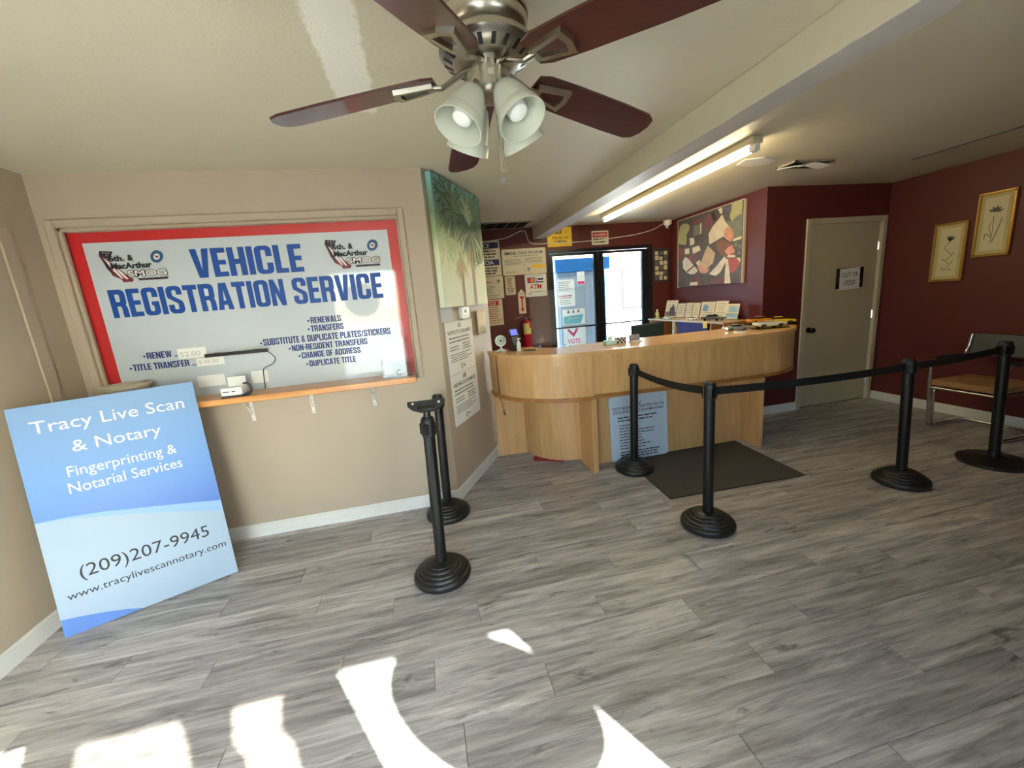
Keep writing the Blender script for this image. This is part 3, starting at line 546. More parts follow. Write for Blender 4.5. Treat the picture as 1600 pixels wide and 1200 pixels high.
bm = B(); tube(bm, smooth_path([(0.18, 0, -0.004), (0.205, 0, -0.03), (0.222, 0, -0.06), (0.2, 0.005, -0.095), (0.15, 0.01, -0.115), (0.13, 0.01, -0.14), (0.12, 0.012, -0.262)]), 0.0028, 6); obj('cord', bm, 'black', lb, True)
obj('mount', box(B(), 0.10, 0.13, 0.012, 0.033, -0.012, 0.012), 'black', lb); obj('mount', box(B(), -0.14, -0.11, 0.012, 0.033, -0.012, 0.012), 'black', lb)
cr = thing('card_reader', 'small white and grey card reader with a black side loop on the shelf', 'card reader', (-1.245, 2.86, 1.06))
bm = B(); prism(bm, [(-0.05, 0), (0.05, 0), (0.05, 0.02), (0.035, 0.06), (-0.05, 0.062)], -0.06, 0.06, Matrix.Rotation(PI/2, 4, 'Z') @ Matrix.Rotation(PI/2, 4, 'X')); obj('body', bm, 'white', cr)
obj('base', box(B(), -0.063, 0.063, -0.056, 0.052, -0.0, 0.014, 0.003), 'darkgrey', cr)
bm = B(); box(bm, -0.05, 0.055, 0.03, 0.036, 0.06, 0.125, T=Matrix.Rotation(math.radians(-8), 4, 'X')); obj('card', bm, 'paper', cr)
bm = B(); tube(bm, [(0.066, -0.03+0.045*math.sin(a)*0.9, 0.012+0.05*abs(math.sin(a/2))) if False else (0.075+0.028*math.sin(a), -0.02, 0.042-0.038*math.cos(a)) for a in [i*PI/8 for i in range(-1, 10)]], (0.012, 0.007), 8); obj('side_loop', bm, 'darkgrey', cr, True)
for x in (0.025, 0.045): bm = B(); cyl(bm, (x, -0.052, 0.018), (x, -0.058, 0.018), 0.005, seg=10); obj('button', bm, 'white', cr)
bm = B(); rect(bm, -0.05, -0.012, 0, 0.006); rect(bm, 0.0, 0.022, 0, 0.006); p_ = obj('print_mark', bm, 'ink', cr); p_.matrix_local = frame((0, -0.0525, 0.035), (1, 0, 0), (0, 0.25, 1))
ah = thing('brochure_holder', 'empty clear acrylic brochure holder at right end of the shelf', 'holder', (-0.225, 2.88, 1.06))
bm = B(); box(bm, -0.085, 0.095, 0.05, 0.053, 0.0, 0.27); obj('back_sheet', bm, 'acrylic', ah)
bm = B(); box(bm, -0.10, 0.10, -0.03, -0.027, 0, 0.10); obj('front_sheet', bm, 'acrylic', ah)
for s in (-1, 1): obj('side_sheet', box(B(), s*0.10-0.0015, s*0.10+0.0015, -0.03, 0.053, 0, 0.12), 'acrylic', ah)
obj('bottom_sheet', box(B(), -0.10, 0.10, -0.03, 0.053, 0, 0.003), 'acrylic', ah)
bm = B(); tube(bm, [(0.01+0.016*math.cos(a), -0.032, 0.035+0.018*math.sin(a)) for a in [math.radians(50+i*20) for i in range(15)]], 0.0022, 6); obj('hook', bm, 'ink', ah, True)

# planter behind the leaning board
pt = thing('planter_pot', 'round cream planter pot rim showing above the blue leaning board', 'pot', (-1.85, 2.90, 1.06))
bm = B(); lathe(bm, [(0, 0), (0.07, 0), (0.075, 0.01), (0.098, 0.10), (0.103, 0.118), (0.117, 0.122), (0.12, 0.14), (0.114, 0.148), (0.106, 0.146), (0.1, 0.12), (0.095, 0.09)], 36); obj('pot', bm, mat('cream_glaze', (186, 176, 156), 0.35), pt, True)
bm = B(); lathe(bm, [(0, 0.105), (0.097, 0.10)], 36); obj('soil', bm, mat('dark_soil', (48, 38, 32), 0.95, bump=0.8, bscale=40), pt)

# blue and white advertising board leaning in the corner
tb = thing('leaning_board', 'tall blue and white live scan and notary board leaning in the left corner', 'sign', mtx=frame((-2.004, 2.240, 0.004), (0.9073, 0.4205, 0.005), (-0.0854, 0.1725, 0.9813)))
TW, TH = 0.752, 1.208
m, nt, b_ = node_mat('board_sky_print'); N_ = nt.nodes; tc = N_.new('ShaderNodeTexCoord'); sp = N_.new('ShaderNodeSeparateXYZ'); rp = N_.new('ShaderNodeValToRGB')
mr = N_.new('ShaderNodeMapRange'); mr.inputs[1].default_value = 0.45; mr.inputs[2].default_value = 1.21; nt.links.new(tc.outputs['Object'], sp.inputs[0]); nt.links.new(sp.outputs[1], mr.inputs[0]); nt.links.new(mr.outputs[0], rp.inputs[0])
rp.color_ramp.elements[0].color = lin((58, 106, 192)); rp.color_ramp.elements[1].color = lin((120, 157, 200)); e = rp.color_ramp.elements.new(0.45); e.color = lin((96, 144, 206)); nt.links.new(rp.outputs[0], b_.inputs['Base Color']); b_.inputs['Roughness'].default_value = 0.45
M['board_sky'] = m; M['board_pale'] = mat('board_pale_print', (146, 167, 188), 0.45, 0, 0.03, 2); M['board_band'] = mat('board_band_print', (126, 166, 212), 0.45, 0, 0.04, 3); M['board_edge'] = mat('foam_core', (210, 222, 234), 0.6); M['board_blue'] = mat('board_blue_print', (72, 118, 192), 0.45, 0, 0.04, 3)
obj('board', box(B(), 0, TW, 0, TH, -0.012, 0), 'board_edge', tb)
bm = B(); box(bm, 0, TW, 0, TH, 0, 0.0005); obj('sky_print', bm, 'board_sky', tb)
q0 = [(0, 0.614), (0.12, 0.604), (0.25, 0.583), (0.337, 0.562), (0.45, 0.537), (0.6, 0.50), (TW, 0.462)]; q1 = [(TW, 0.395), (0.6, 0.45), (0.45, 0.50), (0.3, 0.545), (0.15, 0.585), (0, 0.612)]
bm = B(); poly(bm, [(0, 0), (TW, 0)] + q0[::-1], 0.0009); obj('pale_field', bm, 'board_pale', tb)
bm = B(); poly(bm, q0 + q1, 0.0013); obj('wave_band', bm, 'board_band', tb)
bm = B(); poly(bm, [(0, 0), (0.31, 0), (0.24, 0.03), (0.16, 0.057), (0.08, 0.079), (0, 0.097)], 0.0013); obj('corner_wave', bm, 'board_blue', tb)
for s, x, y, w, h, m_ in (('Tracy Live Scan', 0.068, 1.04, 0.622, 0.085, 'paper'), ('& Notary', 0.196, 0.912, 0.364, 0.082, 'paper'), ('Fingerprinting &', 0.156, 0.79, 0.45, 0.072, 'paper'), ('Notarial Services', 0.146, 0.719, 0.47, 0.057, 'paper'), ('(209)207-9945', 0.107, 0.252, 0.553, 0.088, 'ink'), ('www.tracylivescannotary.com', 0.043, 0.168, 0.682, 0.05, 'ink')):
    text(tb, s, x, y, w, h, m_, 0.0016)

# ------------------------------------------------------------------ angled wall: canvas and papers
def on_pw(s, z, t): v = P0 + PD*s + PN*t; return (v.x, v.y, z)
cv = thing('palm_canvas', 'tall green palm tree canvas print hung on the angled wall', 'picture', mtx=frame(on_pw(0.046, 1.503, 0.045), PD, (0, 0, 1)))
CW, CH = 0.89, 0.922
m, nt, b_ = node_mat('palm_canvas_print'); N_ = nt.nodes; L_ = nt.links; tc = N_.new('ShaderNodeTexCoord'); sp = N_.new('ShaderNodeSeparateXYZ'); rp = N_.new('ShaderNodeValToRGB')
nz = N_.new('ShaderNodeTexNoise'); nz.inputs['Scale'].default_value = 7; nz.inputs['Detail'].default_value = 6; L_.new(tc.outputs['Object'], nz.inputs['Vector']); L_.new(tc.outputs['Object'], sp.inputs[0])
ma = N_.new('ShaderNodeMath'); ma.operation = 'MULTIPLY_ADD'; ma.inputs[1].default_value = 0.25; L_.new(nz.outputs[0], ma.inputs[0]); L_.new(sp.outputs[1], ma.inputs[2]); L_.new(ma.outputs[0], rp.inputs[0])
e = rp.color_ramp.elements; e[0].position = 0.1; e[0].color = lin((222, 228, 206)); e[1].position = 1.0; e[1].color = lin((132, 186, 182))  # background runs from pale at the bottom to teal at the top
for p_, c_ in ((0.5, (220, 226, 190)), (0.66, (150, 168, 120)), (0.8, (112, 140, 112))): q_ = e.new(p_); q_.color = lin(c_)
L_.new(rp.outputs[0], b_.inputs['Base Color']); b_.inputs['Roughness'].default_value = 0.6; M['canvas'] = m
M['frond_d'] = mat('frond_dark', (78, 98, 70), 0.6, 0, 0.2, 20); M['frond_m'] = mat('frond_mid', (116, 140, 96), 0.6, 0, 0.2, 20); M['frond_l'] = mat('frond_light', (176, 194, 150), 0.6, 0, 0.15, 20); M['trunk_p'] = mat('trunk_print', (158, 142, 122), 0.6, 0, 0.15, 40, stretch=(1, 6, 1)); M['shag_p'] = mat('dry_frond_print', (186, 172, 122), 0.6, 0, 0.2, 40)
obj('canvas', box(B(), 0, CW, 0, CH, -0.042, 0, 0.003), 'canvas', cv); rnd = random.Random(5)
def crown(cx, cy, r, n, m_, z, a0=0, a1=360, name='palm_fronds', wid=0.03):
    bm = B()
    for i in range(n):
        a = math.radians(rnd.uniform(a0, a1)); l = r*rnd.uniform(0.6, 1.0); d = Vector((math.cos(a), math.sin(a))); q = Vector((-d.y, d.x)); w = wid*r*rnd.uniform(0.6, 1.3)
        p = Vector((cx, cy)); mid = p + d*l*0.55 + Vector((0, 0.04*r)); tip = p + d*l - Vector((0, 0.10*r))
        pts = [p, mid + q*w, tip, mid - q*w]
        pts = [(min(max(t.x, 0.003), CW-0.003), min(max(t.y, 0.003), CH-0.003)) for t in pts]
        if (Vector(pts[0])-Vector(pts[2])).length > 0.02: poly(bm, pts, z + i*0.000004)
    return obj(name, bm, m_, cv)
for x0, x1, yb, yt in ((0.34, 0.40, 0.0, 0.42), (0.57, 0.64, 0.0, 0.52)):
    bm = B(); poly(bm, [(x0, yb+0.002), (x1, yb+0.002), (x1-0.01, yt), (x0+0.01, yt)], 0.0006); obj('palm_trunk', bm, 'trunk_p', cv)
    crown((x0+x1)/2, yt-0.02, 0.22, 26, 'shag_p', 0.0008, 230, 310, 'dry_fronds', 0.06)
crown(0.30, 0.72, 0.34, 60, 'frond_d', 0.0012); crown(0.30, 0.72, 0.30, 40, 'frond_m', 0.0016); crown(0.62, 0.62, 0.36, 60, 'frond_d', 0.0020); crown(0.62, 0.66, 0.34, 46, 'frond_m', 0.0024, 20, 160); crown(0.60, 0.64, 0.30, 26, 'frond_l', 0.0030, 40, 140)
crown(0.14, 0.80, 0.22, 34, 'frond_d', 0.0034); crown(0.80, 0.78, 0.26, 34, 'frond_m', 0.0038); crown(0.12, 0.42, 0.2, 24, 'frond_l', 0.0012); crown(0.82, 0.36, 0.2, 26, 'frond_m', 0.0014, 30, 200); crown(0.3, 0.5, 0.22, 24, 'frond_l', 0.0016, 180, 360)
po = panel('notice_poster', 'long white double notice poster with small print on the angled wall', 'poster', frame(on_pw(0.075, 0.58, 0.006), PD, (0, 0, 1)), 0.522, 0.812, 0.0015, 'paper', part='sheet')
for yb, ml in ((0.41, 'ink_soft'), (0.0, 'ink')):
    text(po, 'AVISO PARA LOS CONSUMIDORES' if yb == 0 else 'NOTICE TO CONSUMERS', 0.04, yb+0.305, 0.44, 0.03, ml, bold=0.01)
    fine_print(po, lines(0.05, 0.47, yb+0.285, 2, 0.028, 0.014, 0.1, 2)+lines(0.05, 0.22, yb+0.215, 2, 0.022, 0.011, 0.2, 4)+lines(0.29, 0.47, yb+0.225, 3, 0.02, 0.011, 0.2, 6)+lines(0.05, 0.47, yb+0.155, 4, 0.018, 0.009, 0.3, 8), 'ink_soft', seed=int(yb*10)+2)
    bm = B(); prism(bm, [(0.235, yb+0.352), (0.252, yb+0.352), (0.252, yb+0.392), (0.24, yb+0.385)], 0.0008, 0.0012); prism(bm, [(0.268, yb+0.352), (0.285, yb+0.352), (0.282, yb+0.388), (0.268, yb+0.392)], 0.0008, 0.0012); obj('emblem', bm, ml, po)
    bm = B(); tube(bm, [(0.235+0.012*math.cos(a), yb+0.045+0.022*math.sin(a), 0.001) for a in [i*PI/6 for i in range(12)]], 0.002, 4); obj('seal', bm, 'ink_soft', po); fine_print(po, [(0.27, 0.32, yb+0.036, 0.018)], 'ink_soft', name='seal_print')
bm = B(); rect(bm, 0.01, 0.51, 0.404, 0.406, 0.0012); obj('fold_line', bm, 'ink_soft', po)
th_ = thing('thermostat', 'small white wall thermostat with dark window under the palm canvas', 'thermostat', mtx=frame(on_pw(0.37, 1.405, 0.0), PD, (0, 0, 1)))
obj('housing', box(B(), 0, 0.15, 0, 0.095, 0, 0.03, 0.004), 'white', th_); obj('dial_window', box(B(), 0.05, 0.08, 0.045, 0.07, 0.03, 0.0312), 'black', th_); bm = B(); box(bm, 0.03, 0.12, 0.016, 0.021, 0.03, 0.031); obj('slot', bm, 'grey', th_)
pl_ = panel('plastic_sleeve', 'crumpled clear plastic sleeve taped at the corner beside the poster', 'sleeve', frame(on_pw(0.035, 1.396, 0.005), PD, (0, 0, 1)), 0.20, 0.104, 0.001, clear('cloudy_plastic', (240, 242, 242), 1.5, 0.2, 0.55), part='film')
fp = thing('curled_paper', 'cream paper flap with curled edge at the end of the angled wall', 'paper', mtx=frame(on_pw(0.66, 1.24, 0.004), PD, (0, 0, 1)))
bm = B(); n = 8; rows = []
for j in range(2): rows.append([bm.verts.new((0.27*i/n, j*0.215, 0.03*(1-i/n)**3)) for i in range(n+1)])
for i in range(n): bm.faces.new((rows[0][i], rows[0][i+1], rows[1][i+1], rows[1][i]))
o = obj('sheet', bm, 'cream_paper', fp, True); sm = o.modifiers.new('thickness', 'SOLIDIFY'); sm.thickness = 0.0008

# ------------------------------------------------------------------ reception counter: two rounded corner units and a bowed middle
ZB, ZT = 0.695, 1.035
def sector(cx, cy, r0, r1, a0, a1): return arc(cx, cy, r1, a0, a1, 28) + arc(cx, cy, r0, a1, a0, 20)
cu = thing('corner_counter', 'rounded maple corner unit of the counter beside the angled wall', 'counter', (0, 0, 0), group=None)
cx, cy, R = 1.275, 3.74, 0.725
bm = B(); prism(bm, sector(cx, cy, 0.30, R+0.012, 180, 270), ZT, ZT+0.032); obj('countertop', bm, 'maple_flat', cu)
bm = B(); strip_wall(bm, arc(cx, cy, R, 180, 270, 28), 0.02, ZB, ZT); obj('fascia', bm, 'maple', cu, True)
bm = B(); prism(bm, sector(cx, cy, 0.34, R+0.01, 180, 270), ZB-0.035, ZB); obj('ledge', bm, 'maple_edge', cu)
bm = B(); strip_wall(bm, arc(cx, cy, 0.425, 178, 272, 28), 0.02, 0.03, ZB-0.035); obj('front_panel', bm, 'maple', cu, True)
obj('end_panel', box(B(), 0.565, 0.86, 3.765, 3.79, 0, ZB-0.035, 0.002), 'maple', cu); obj('side_panel', box(B(), 1.262, 1.286, 3.035, 3.5, 0, ZB-0.035, 0.002), 'maple', cu)
obj('side_panel', box(B(), 1.272, 1.286, 3.02, 3.5, ZB, ZT), 'maple', cu)
mc = thing('main_counter', 'long bowed maple middle section of the reception counter', 'counter', (0, 0, 0))
f0 = bend(1.292, 3.062, 2.912, 2.99, 0.03)
top = [(x, y-0.012) for x, y in f0] + [(2.912, 3.58), (1.292, 3.58)]
bm = B(); prism(bm, top, ZT-0.008, ZT+0.024); obj('countertop', bm, 'maple_flat', mc)
bm = B(); strip_wall(bm, f0, 0.02, ZB, ZT-0.008); obj('fascia', bm, 'maple', mc, True)
bm = B(); prism(bm, [(x, y+0.012) for x, y in bend(1.292, 3.062, 2.912, 2.99, 0.02)] + [(2.912, 3.3), (1.292, 3.3)], ZB-0.04, ZB); obj('ledge', bm, 'maple_edge', mc)
obj('front_panel', box(B(), 1.32, 2.9, 3.215, 3.235, 0.0, ZB-0.04), 'maple', mc)
obj('side_panel', box(B(), 1.292, 1.322, 3.06, 3.5, 0, ZB-0.04, 0.002), 'maple', mc); obj('side_panel', box(B(), 2.88, 2.912, 2.992, 3.5, 0, ZB-0.04, 0.002), 'maple', mc)
cw = thing('corner_counter', 'rounded maple corner unit of the counter nearest the beige door', 'counter', (0, 0, 0))
cx2, cy2, R2 = 2.915, 3.712, 0.722
bm = B(); prism(bm, sector(cx2, cy2, 0.12, R2+0.012, 270, 357), ZT-0.008, ZT+0.024); obj('countertop', bm, 'maple_flat', cw)
bm = B(); strip_wall(bm, arc(cx2, cy2, R2, 270, 356, 28), 0.02, ZB, ZT-0.008); obj('fascia', bm, 'maple', cw, True)
bm = B(); prism(bm, sector(cx2, cy2, 0.3, R2+0.008, 270, 356), ZB-0.03, ZB); obj('ledge', bm, 'maple_edge', cw)
bm = B(); strip_wall(bm, arc(cx2, cy2, 0.40, 270, 356, 20), 0.02, 0.0, ZB-0.03); obj('front_panel', bm, 'maple', cw, True)
CT = ZT + 0.032; MT = ZT + 0.024

# licence sign leaning under the counter
ls = panel('registration_notice', 'light blue rounded notice about consumer affairs registration leaning under the counter', 'sign', frame((1.495, 3.178, 0.008), (1, 0, 0), (0, 0.05, 1)), 0.572, 0.60, 0.004, mat('notice_pale_blue', (196, 210, 226), 0.4, 0, 0.04, 3), r=0.03)
bm = B(); tube(bm, [(x, y, 0.0) for x, y in (arc(0.53, 0.558, 0.022, 0, 90, 4)+arc(0.042, 0.558, 0.022, 90, 180, 4)+arc(0.042, 0.042, 0.022, 180, 270, 4)+arc(0.53, 0.042, 0.022, 270, 360, 4))]+[(0.552, 0.558, 0)], 0.0016, 4); obj('rim_line', bm, 'paper', ls)
text(ls, 'THIS ESTABLISHMENT IS REGISTERED WITH THE', 0.03, 0.475, 0.51, 0.026, 'ink', bold=0.01); text(ls, 'STATE DEPARTMENT OF CONSUMER AFFAIRS', 0.04, 0.438, 0.49, 0.026, 'ink', bold=0.01)
fine_print(ls, lines(0.08, 0.47, 0.41, 2, 0.028, 0.015, 0.15, 1)+lines(0.09, 0.45, 0.335, 9, 0.027, 0.011, 0.5, 2)+lines(0.09, 0.50, 0.085, 3, 0.024, 0.014, 0.2, 3), 'ink', seed=5)
bm = B(); tube(bm, [(0.28+0.03*math.cos(a), 0.535+0.025*math.sin(a), 0.001) for a in [PI+i*PI/8 for i in range(9)]], 0.003, 4); obj('emblem', bm, 'ink', ls)
rb = thing('floor_tray', 'flat red tray peeking out under the rounded corner unit', 'tray', (1.02, 3.5, 0.0), math.radians(-30)); bm = B(); box(bm, -0.16, 0.14, -0.06, 0.12, 0, 0.006, 0.002); box(bm, -0.16, 0.14, -0.06, -0.052, 0.006, 0.022); box(bm, -0.16, -0.152, -0.06, 0.12, 0.006, 0.022); obj('tray', bm, mat('red_plastic', (150, 20, 36), 0.4), rb)
fm = thing('floor_mat', 'charcoal rubber backed floor mat lying before the counter', 'mat', (0, 0, 0)); bm = B(); prism(bm, [(1.598, 2.43), (2.742, 2.395), (2.80, 3.20), (1.64, 3.205)], 0.0005, 0.006); obj('pile', bm, 'mat', fm)
bm = B(); pth = [(1.598, 2.43), (2.742, 2.395), (2.80, 3.20), (1.64, 3.205), (1.598, 2.43)]
tube(bm, [(x, y, 0.004) for x, y in pth], (0.006, 0.003), 6); obj('edge_binding', bm, 'rubber', fm)

# ------------------------------------------------------------------ stanchions
STG = 'black retractable belt stanchions'
def stanchion(label, foot, top, base='dome', head=True):
    f = Vector(foot); t = Vector(top); o = thing('stanchion', label, 'stanchion', (f.x, f.y, 0), group=STG); bm = B()
    if base == 'dome': lathe(bm, [(0, 0), (0.152, 0), (0.160, 0.006), (0.163, 0.02), (0.160, 0.036), (0.150, 0.046), (0.143, 0.047), (0.141, 0.052), (0.134, 0.060), (0.122, 0.062), (0.12, 0.068), (0.112, 0.075), (0.10, 0.077), (0.098, 0.083), (0.09, 0.089), (0.076, 0.091), (0.074, 0.096), (0.06, 0.10), (0.045, 0.103), (0, 0.103)], 48)
    else: lathe(bm, [(0, 0), (0.195, 0), (0.2, 0.006), (0.2, 0.026), (0.185, 0.034), (0.06, 0.046), (0.05, 0.05), (0, 0.05)], 48)
    obj('base', bm, 'rubber', o, True)
    d = (t - Vector((f.x, f.y, 0.0))); a = Vector((0, 0, 0.05)); e = t - Vector((f.x, f.y, 0)); ax = (e-a).normalized()
    bm = B(); cyl(bm, a, e-ax*0.10, 0.032, seg=28); obj('post', bm, 'black_metal', o, True)
    bm = B(); cyl(bm, a, a+ax*0.045, 0.037, seg=28); obj('collar', bm, 'black', o, True)
    bm = B(); Tm = ax.to_track_quat('Z', 'Y').to_matrix().to_4x4(); Tm.translation = e-ax*0.10
    lathe(bm, [(0, 0), (0.036, 0), (0.0385, 0.006), (0.0385, 0.082), (0.037, 0.09), (0.034, 0.094), (0.033, 0.1), (0.028, 0.104), (0, 0.104)], 28, Tm); hd = obj('head', bm, 'black', o, True)
    for k in range(4):
        a_ = k*PI/2 + 0.4; bm = B(); T2 = Tm @ Matrix.Rotation(a_, 4, 'Z'); box(bm, 0.036, 0.044, -0.013, 0.013, 0.012, 0.072, 0.002, T2); obj('belt_slot', bm, 'black_gloss', hd)
    o['_top'] = (t.x, t.y, t.z); return o
SP = [((-0.074, 2.112), (-0.050, 2.14, 0.94)), ((0.0, 2.805), (0.022, 2.866, 0.90)), ((1.615, 2.99), (1.632, 2.995, 0.92)), ((1.62, 2.06), (1.65, 2.105, 0.928)), ((3.225, 2.079), (3.215, 2.107, 0.902)), ((4.125, 2.077), (4.111, 2.109, 0.93))]
SL = ['black stanchion with a tilted bracket on top, nearest the leaning board', 'black stanchion with no belt pulled, by the end of the tan wall', 'black belt stanchion standing before the pale blue notice', 'black belt stanchion at the front corner of the queue line', 'black belt stanchion between the floor mat and the chair', 'black belt stanchion with wide flat base in front of the chair']
ST = [stanchion(SL[i], f, t, 'flat' if i == 5 else 'dome') for i, (f, t) in enumerate(SP)]
for o in ST: del o['_top']
def belt(owner, i, j, sag):
    a = Vector(SP[i][1]); b = Vector(SP[j][1]); off = Vector((SP[i][0][0], SP[i][0][1], 0)); d = (b-a); d.z = 0; d.normalize()
    a = a + d*0.042 - Vector((0, 0, 0.055)); b = b - d*0.042 - Vector((0, 0, 0.055)); bm = B(); nrm = Vector((-d.y, d.x, 0))*0.0008; hh = Vector((0, 0, 0.025)); prev = None; N = 24
    for k in range(N+1):
        t = k/N; p = a.lerp(b, t) - Vector((0, 0, sag*4*t*(1-t))) - off
        cur = [bm.verts.new(p-hh-nrm), bm.verts.new(p+hh-nrm), bm.verts.new(p+hh+nrm), bm.verts.new(p-hh+nrm)]
        if prev: bridge(bm, prev, cur)
        else: bm.faces.new(cur)
        prev = cur
    bm.faces.new(prev); bl = obj('belt', bm, 'belt', owner)
    bm = B(); p = b - off; T = Matrix.Translation(p) @ Matrix.Rotation(math.atan2(d.y, d.x), 4, 'Z'); box(bm, -0.012, 0.012, -0.006, 0.006, -0.03, 0.03, 0.002, T); obj('belt_clip', bm, 'black_gloss', bl)
belt(ST[2], 2, 3, 0.025); belt(ST[3], 3, 4, 0.014); belt(ST[4], 4, 5, 0.01)
# tilted sign bracket on the first stanchion
o = ST[0]; hx = Vector(SP[0][1]) - Vector((SP[0][0][0], SP[0][0][1], 0))
bm = B(); cyl(bm, hx + Vector((0, 0, -0.005)), hx + Vector((0, 0, 0.035)), 0.022, 0.016, 16); obj('bracket_neck', bm, 'black', o, True)
bm = B(); T = Matrix.Translation(hx + Vector((0.0, 0.0, 0.03))) @ Matrix.Rotation(math.radians(-8), 4, 'Z') @ Matrix.Rotation(math.radians(-28), 4, 'X')
prism(bm, [(-0.10, 0.062), (-0.098, 0.035), (-0.075, 0.016), (-0.03, 0.002), (0.03, 0.002), (0.075, 0.02), (0.098, 0.042), (0.10, 0.066)], -0.012, 0.012, T @ Matrix.Rotation(PI/2, 4, 'X')); br = obj('sign_bracket', bm, 'black', o)
for x in (-0.07, 0.07): bm = B(); cyl(bm, T @ Vector((x, -0.012, 0.048)), T @ Vector((x, -0.016, 0.048)), 0.007, seg=12); obj('screw', bm, 'chrome', br, True)
bm = B(); box(bm, -0.045, 0.045, -0.02, -0.012, 0.012, 0.03, 0.003, T); obj('latch', bm, 'black_gloss', br)

# ------------------------------------------------------------------ ceiling fan
FX, FY = 0.262, 1.283
fan = thing('ceiling_fan', 'brushed nickel ceiling fan with five mahogany blades and frosted glass shades', 'ceiling fan', (FX, FY, 0))
M['blade'] = wood('mahogany_blade', (52, 18, 16), (78, 30, 26), 0.28, (1.5, 18, 18), 2.0, 0.4); M['frost'] = mat('frosted_glass', (226, 230, 216), 0.35, 0, 0.06, 14, coat=0.3); M['bulb'] = mat('unlit_bulb', (240, 240, 238), 0.25)
M['frost'].node_tree.nodes['Principled BSDF'].inputs['Transmission Weight'].default_value = 0.35
bm = B(); lathe(bm, [(0, HC), (0.105, HC), (0.112, 2.415), (0.118, 2.405), (0.121, 2.385), (0.121, 2.305), (0.125, 2.30), (0.125, 2.285), (0.121, 2.28), (0.121, 2.262), (0.112, 2.248), (0.09, 2.236), (0, 2.236)], 48); obj('motor_housing', bm, 'steel', fan, True)
bm = B(); lathe(bm, [(0.06, 2.238), (0.118, 2.234), (0.132, 2.222), (0.134, 2.208), (0.124, 2.194), (0.10, 2.18), (0.07, 2.174), (0, 2.174)], 48); fw_ = obj('flywheel_cover', bm, 'steel', fan, True)
for k in range(20):
    a = 2*PI*k/20; bm = B(); T = Matrix.Rotation(a, 4, 'Z') @ Matrix.Translation((0.111, 0, 2.1865)) @ Matrix.Rotation(math.radians(-31), 4, 'Y'); box(bm, -0.014, 0.014, -0.006, 0.006, -0.001, 0.0035, 0, T); obj('vent_slot', bm, 'black', fw_)
bm = B(); lathe(bm, [(0, 2.178), (0.048, 2.178), (0.05, 2.158), (0.062, 2.154), (0.062, 2.108), (0.05, 2.095), (0.03, 2.09), (0, 2.09)], 36); obj('switch_housing', bm, 'steel', fan, True)
obj('reverse_switch', box(B(), -0.012, 0.004, -0.0655, -0.06, 2.125, 2.14), 'chrome', fan)
ZH = 2.165; DR = math.atan2(0.066, 0.657); ph0 = math.radians(19.8)
bl_pts = [(0.155, -0.045), (0.19, -0.058), (0.30, -0.064), (0.50, -0.068), (0.615, -0.066), (0.645, -0.052), (0.658, -0.02), (0.658, 0.02), (0.645, 0.052), (0.615, 0.066), (0.50, 0.068), (0.30, 0.064), (0.19, 0.058), (0.155, 0.045)]
for k in range(5):
    T = Matrix.Translation((0, 0, ZH)) @ Matrix.Rotation(ph0 + 2*PI*k/5, 4, 'Z') @ Matrix.Rotation(DR, 4, 'Y') @ Matrix.Rotation(math.radians(-11), 4, 'X')
    bm = B(); prism(bm, bl_pts, -0.003, 0.004, T); bd = obj('blade', bm, 'blade', fan)
    bm = B(); T3 = T @ Matrix.Translation((0, 0, -0.003))
    outer = [(0.165, -0.022), (0.275, -0.042), (0.283, 0), (0.275, 0.042), (0.165, 0.022)]; inner = [(0.183, -0.012), (0.258, -0.026), (0.264, 0), (0.258, 0.026), (0.183, 0.012)]
    lo = [bm.verts.new((x, y, -0.012)) for x, y in outer]; li = [bm.verts.new((x, y, -0.012)) for x, y in inner]; ho = [bm.verts.new((x*1.0, y*1.06, 0)) for x, y in outer]; hi = [bm.verts.new((x, y, 0)) for x, y in inner]
    bridge(bm, lo, li); bridge(bm, ho, lo); bridge(bm, hi, ho); bridge(bm, li, hi)
    bmesh.ops.transform(bm, matrix=T3, verts=bm.verts)
    tube(bm, [T3 @ Vector(p) for p in ((0.175, 0, -0.006), (0.14, 0, -0.012), (0.11, 0, -0.002), (0.07, 0, 0.012), (0.045, 0, 0.014))], (0.013, 0.006), 8); obj('blade_iron', bm, 'steel', bd)
view = math.atan2(FY, FX)
for k in range(4):
    a = view + math.radians(42) + k*PI/2
    T = Matrix.Translation((0, 0, 2.115)) @ Matrix.Rotation(a, 4, 'Z') @ Matrix.Translation((0.048, 0, 0)) @ Matrix.Rotation(math.radians(180-33), 4, 'Y')
    bm = B(); lathe(bm, [(0, -0.02), (0.018, -0.02), (0.02, 0.0), (0.026, 0.004), (0.027, 0.02), (0.022, 0.024), (0, 0.024)], 20, T); obj('lamp_socket', bm, 'steel', fan, True)
    bm = B(); lathe(bm, [(0.024, 0.018), (0.034, 0.026), (0.044, 0.05), (0.052, 0.08), (0.0575, 0.108), (0.0585, 0.112), (0.064, 0.118), (0.068, 0.145), (0.065, 0.145), (0.060, 0.122), (0.054, 0.108), (0.048, 0.08), (0.04, 0.052), (0.028, 0.03)], 36, T); sd = obj('lamp_shade', bm, 'frost', fan, True)
    bm = B(); lathe(bm, [(0, 0.02), (0.012, 0.022), (0.013, 0.05), (0.026, 0.08), (0.031, 0.098), (0.026, 0.118), (0.014, 0.127), (0, 0.129)], 20, T); obj('bulb', bm, 'bulb', sd, True)
bm = B(); tube(bm, [(0.012, -0.02, 2.095), (0.014, -0.02, 1.90)], 0.0014, 6); pc = obj('pull_chain', bm, 'chrome', fan)
bm = B(); ball(bm, (0.014, -0.02, 1.872), 0.011); obj('crystal_ball', bm, clear('crystal', (228, 230, 232), 1.7, 0.02, 0.02), pc, True)
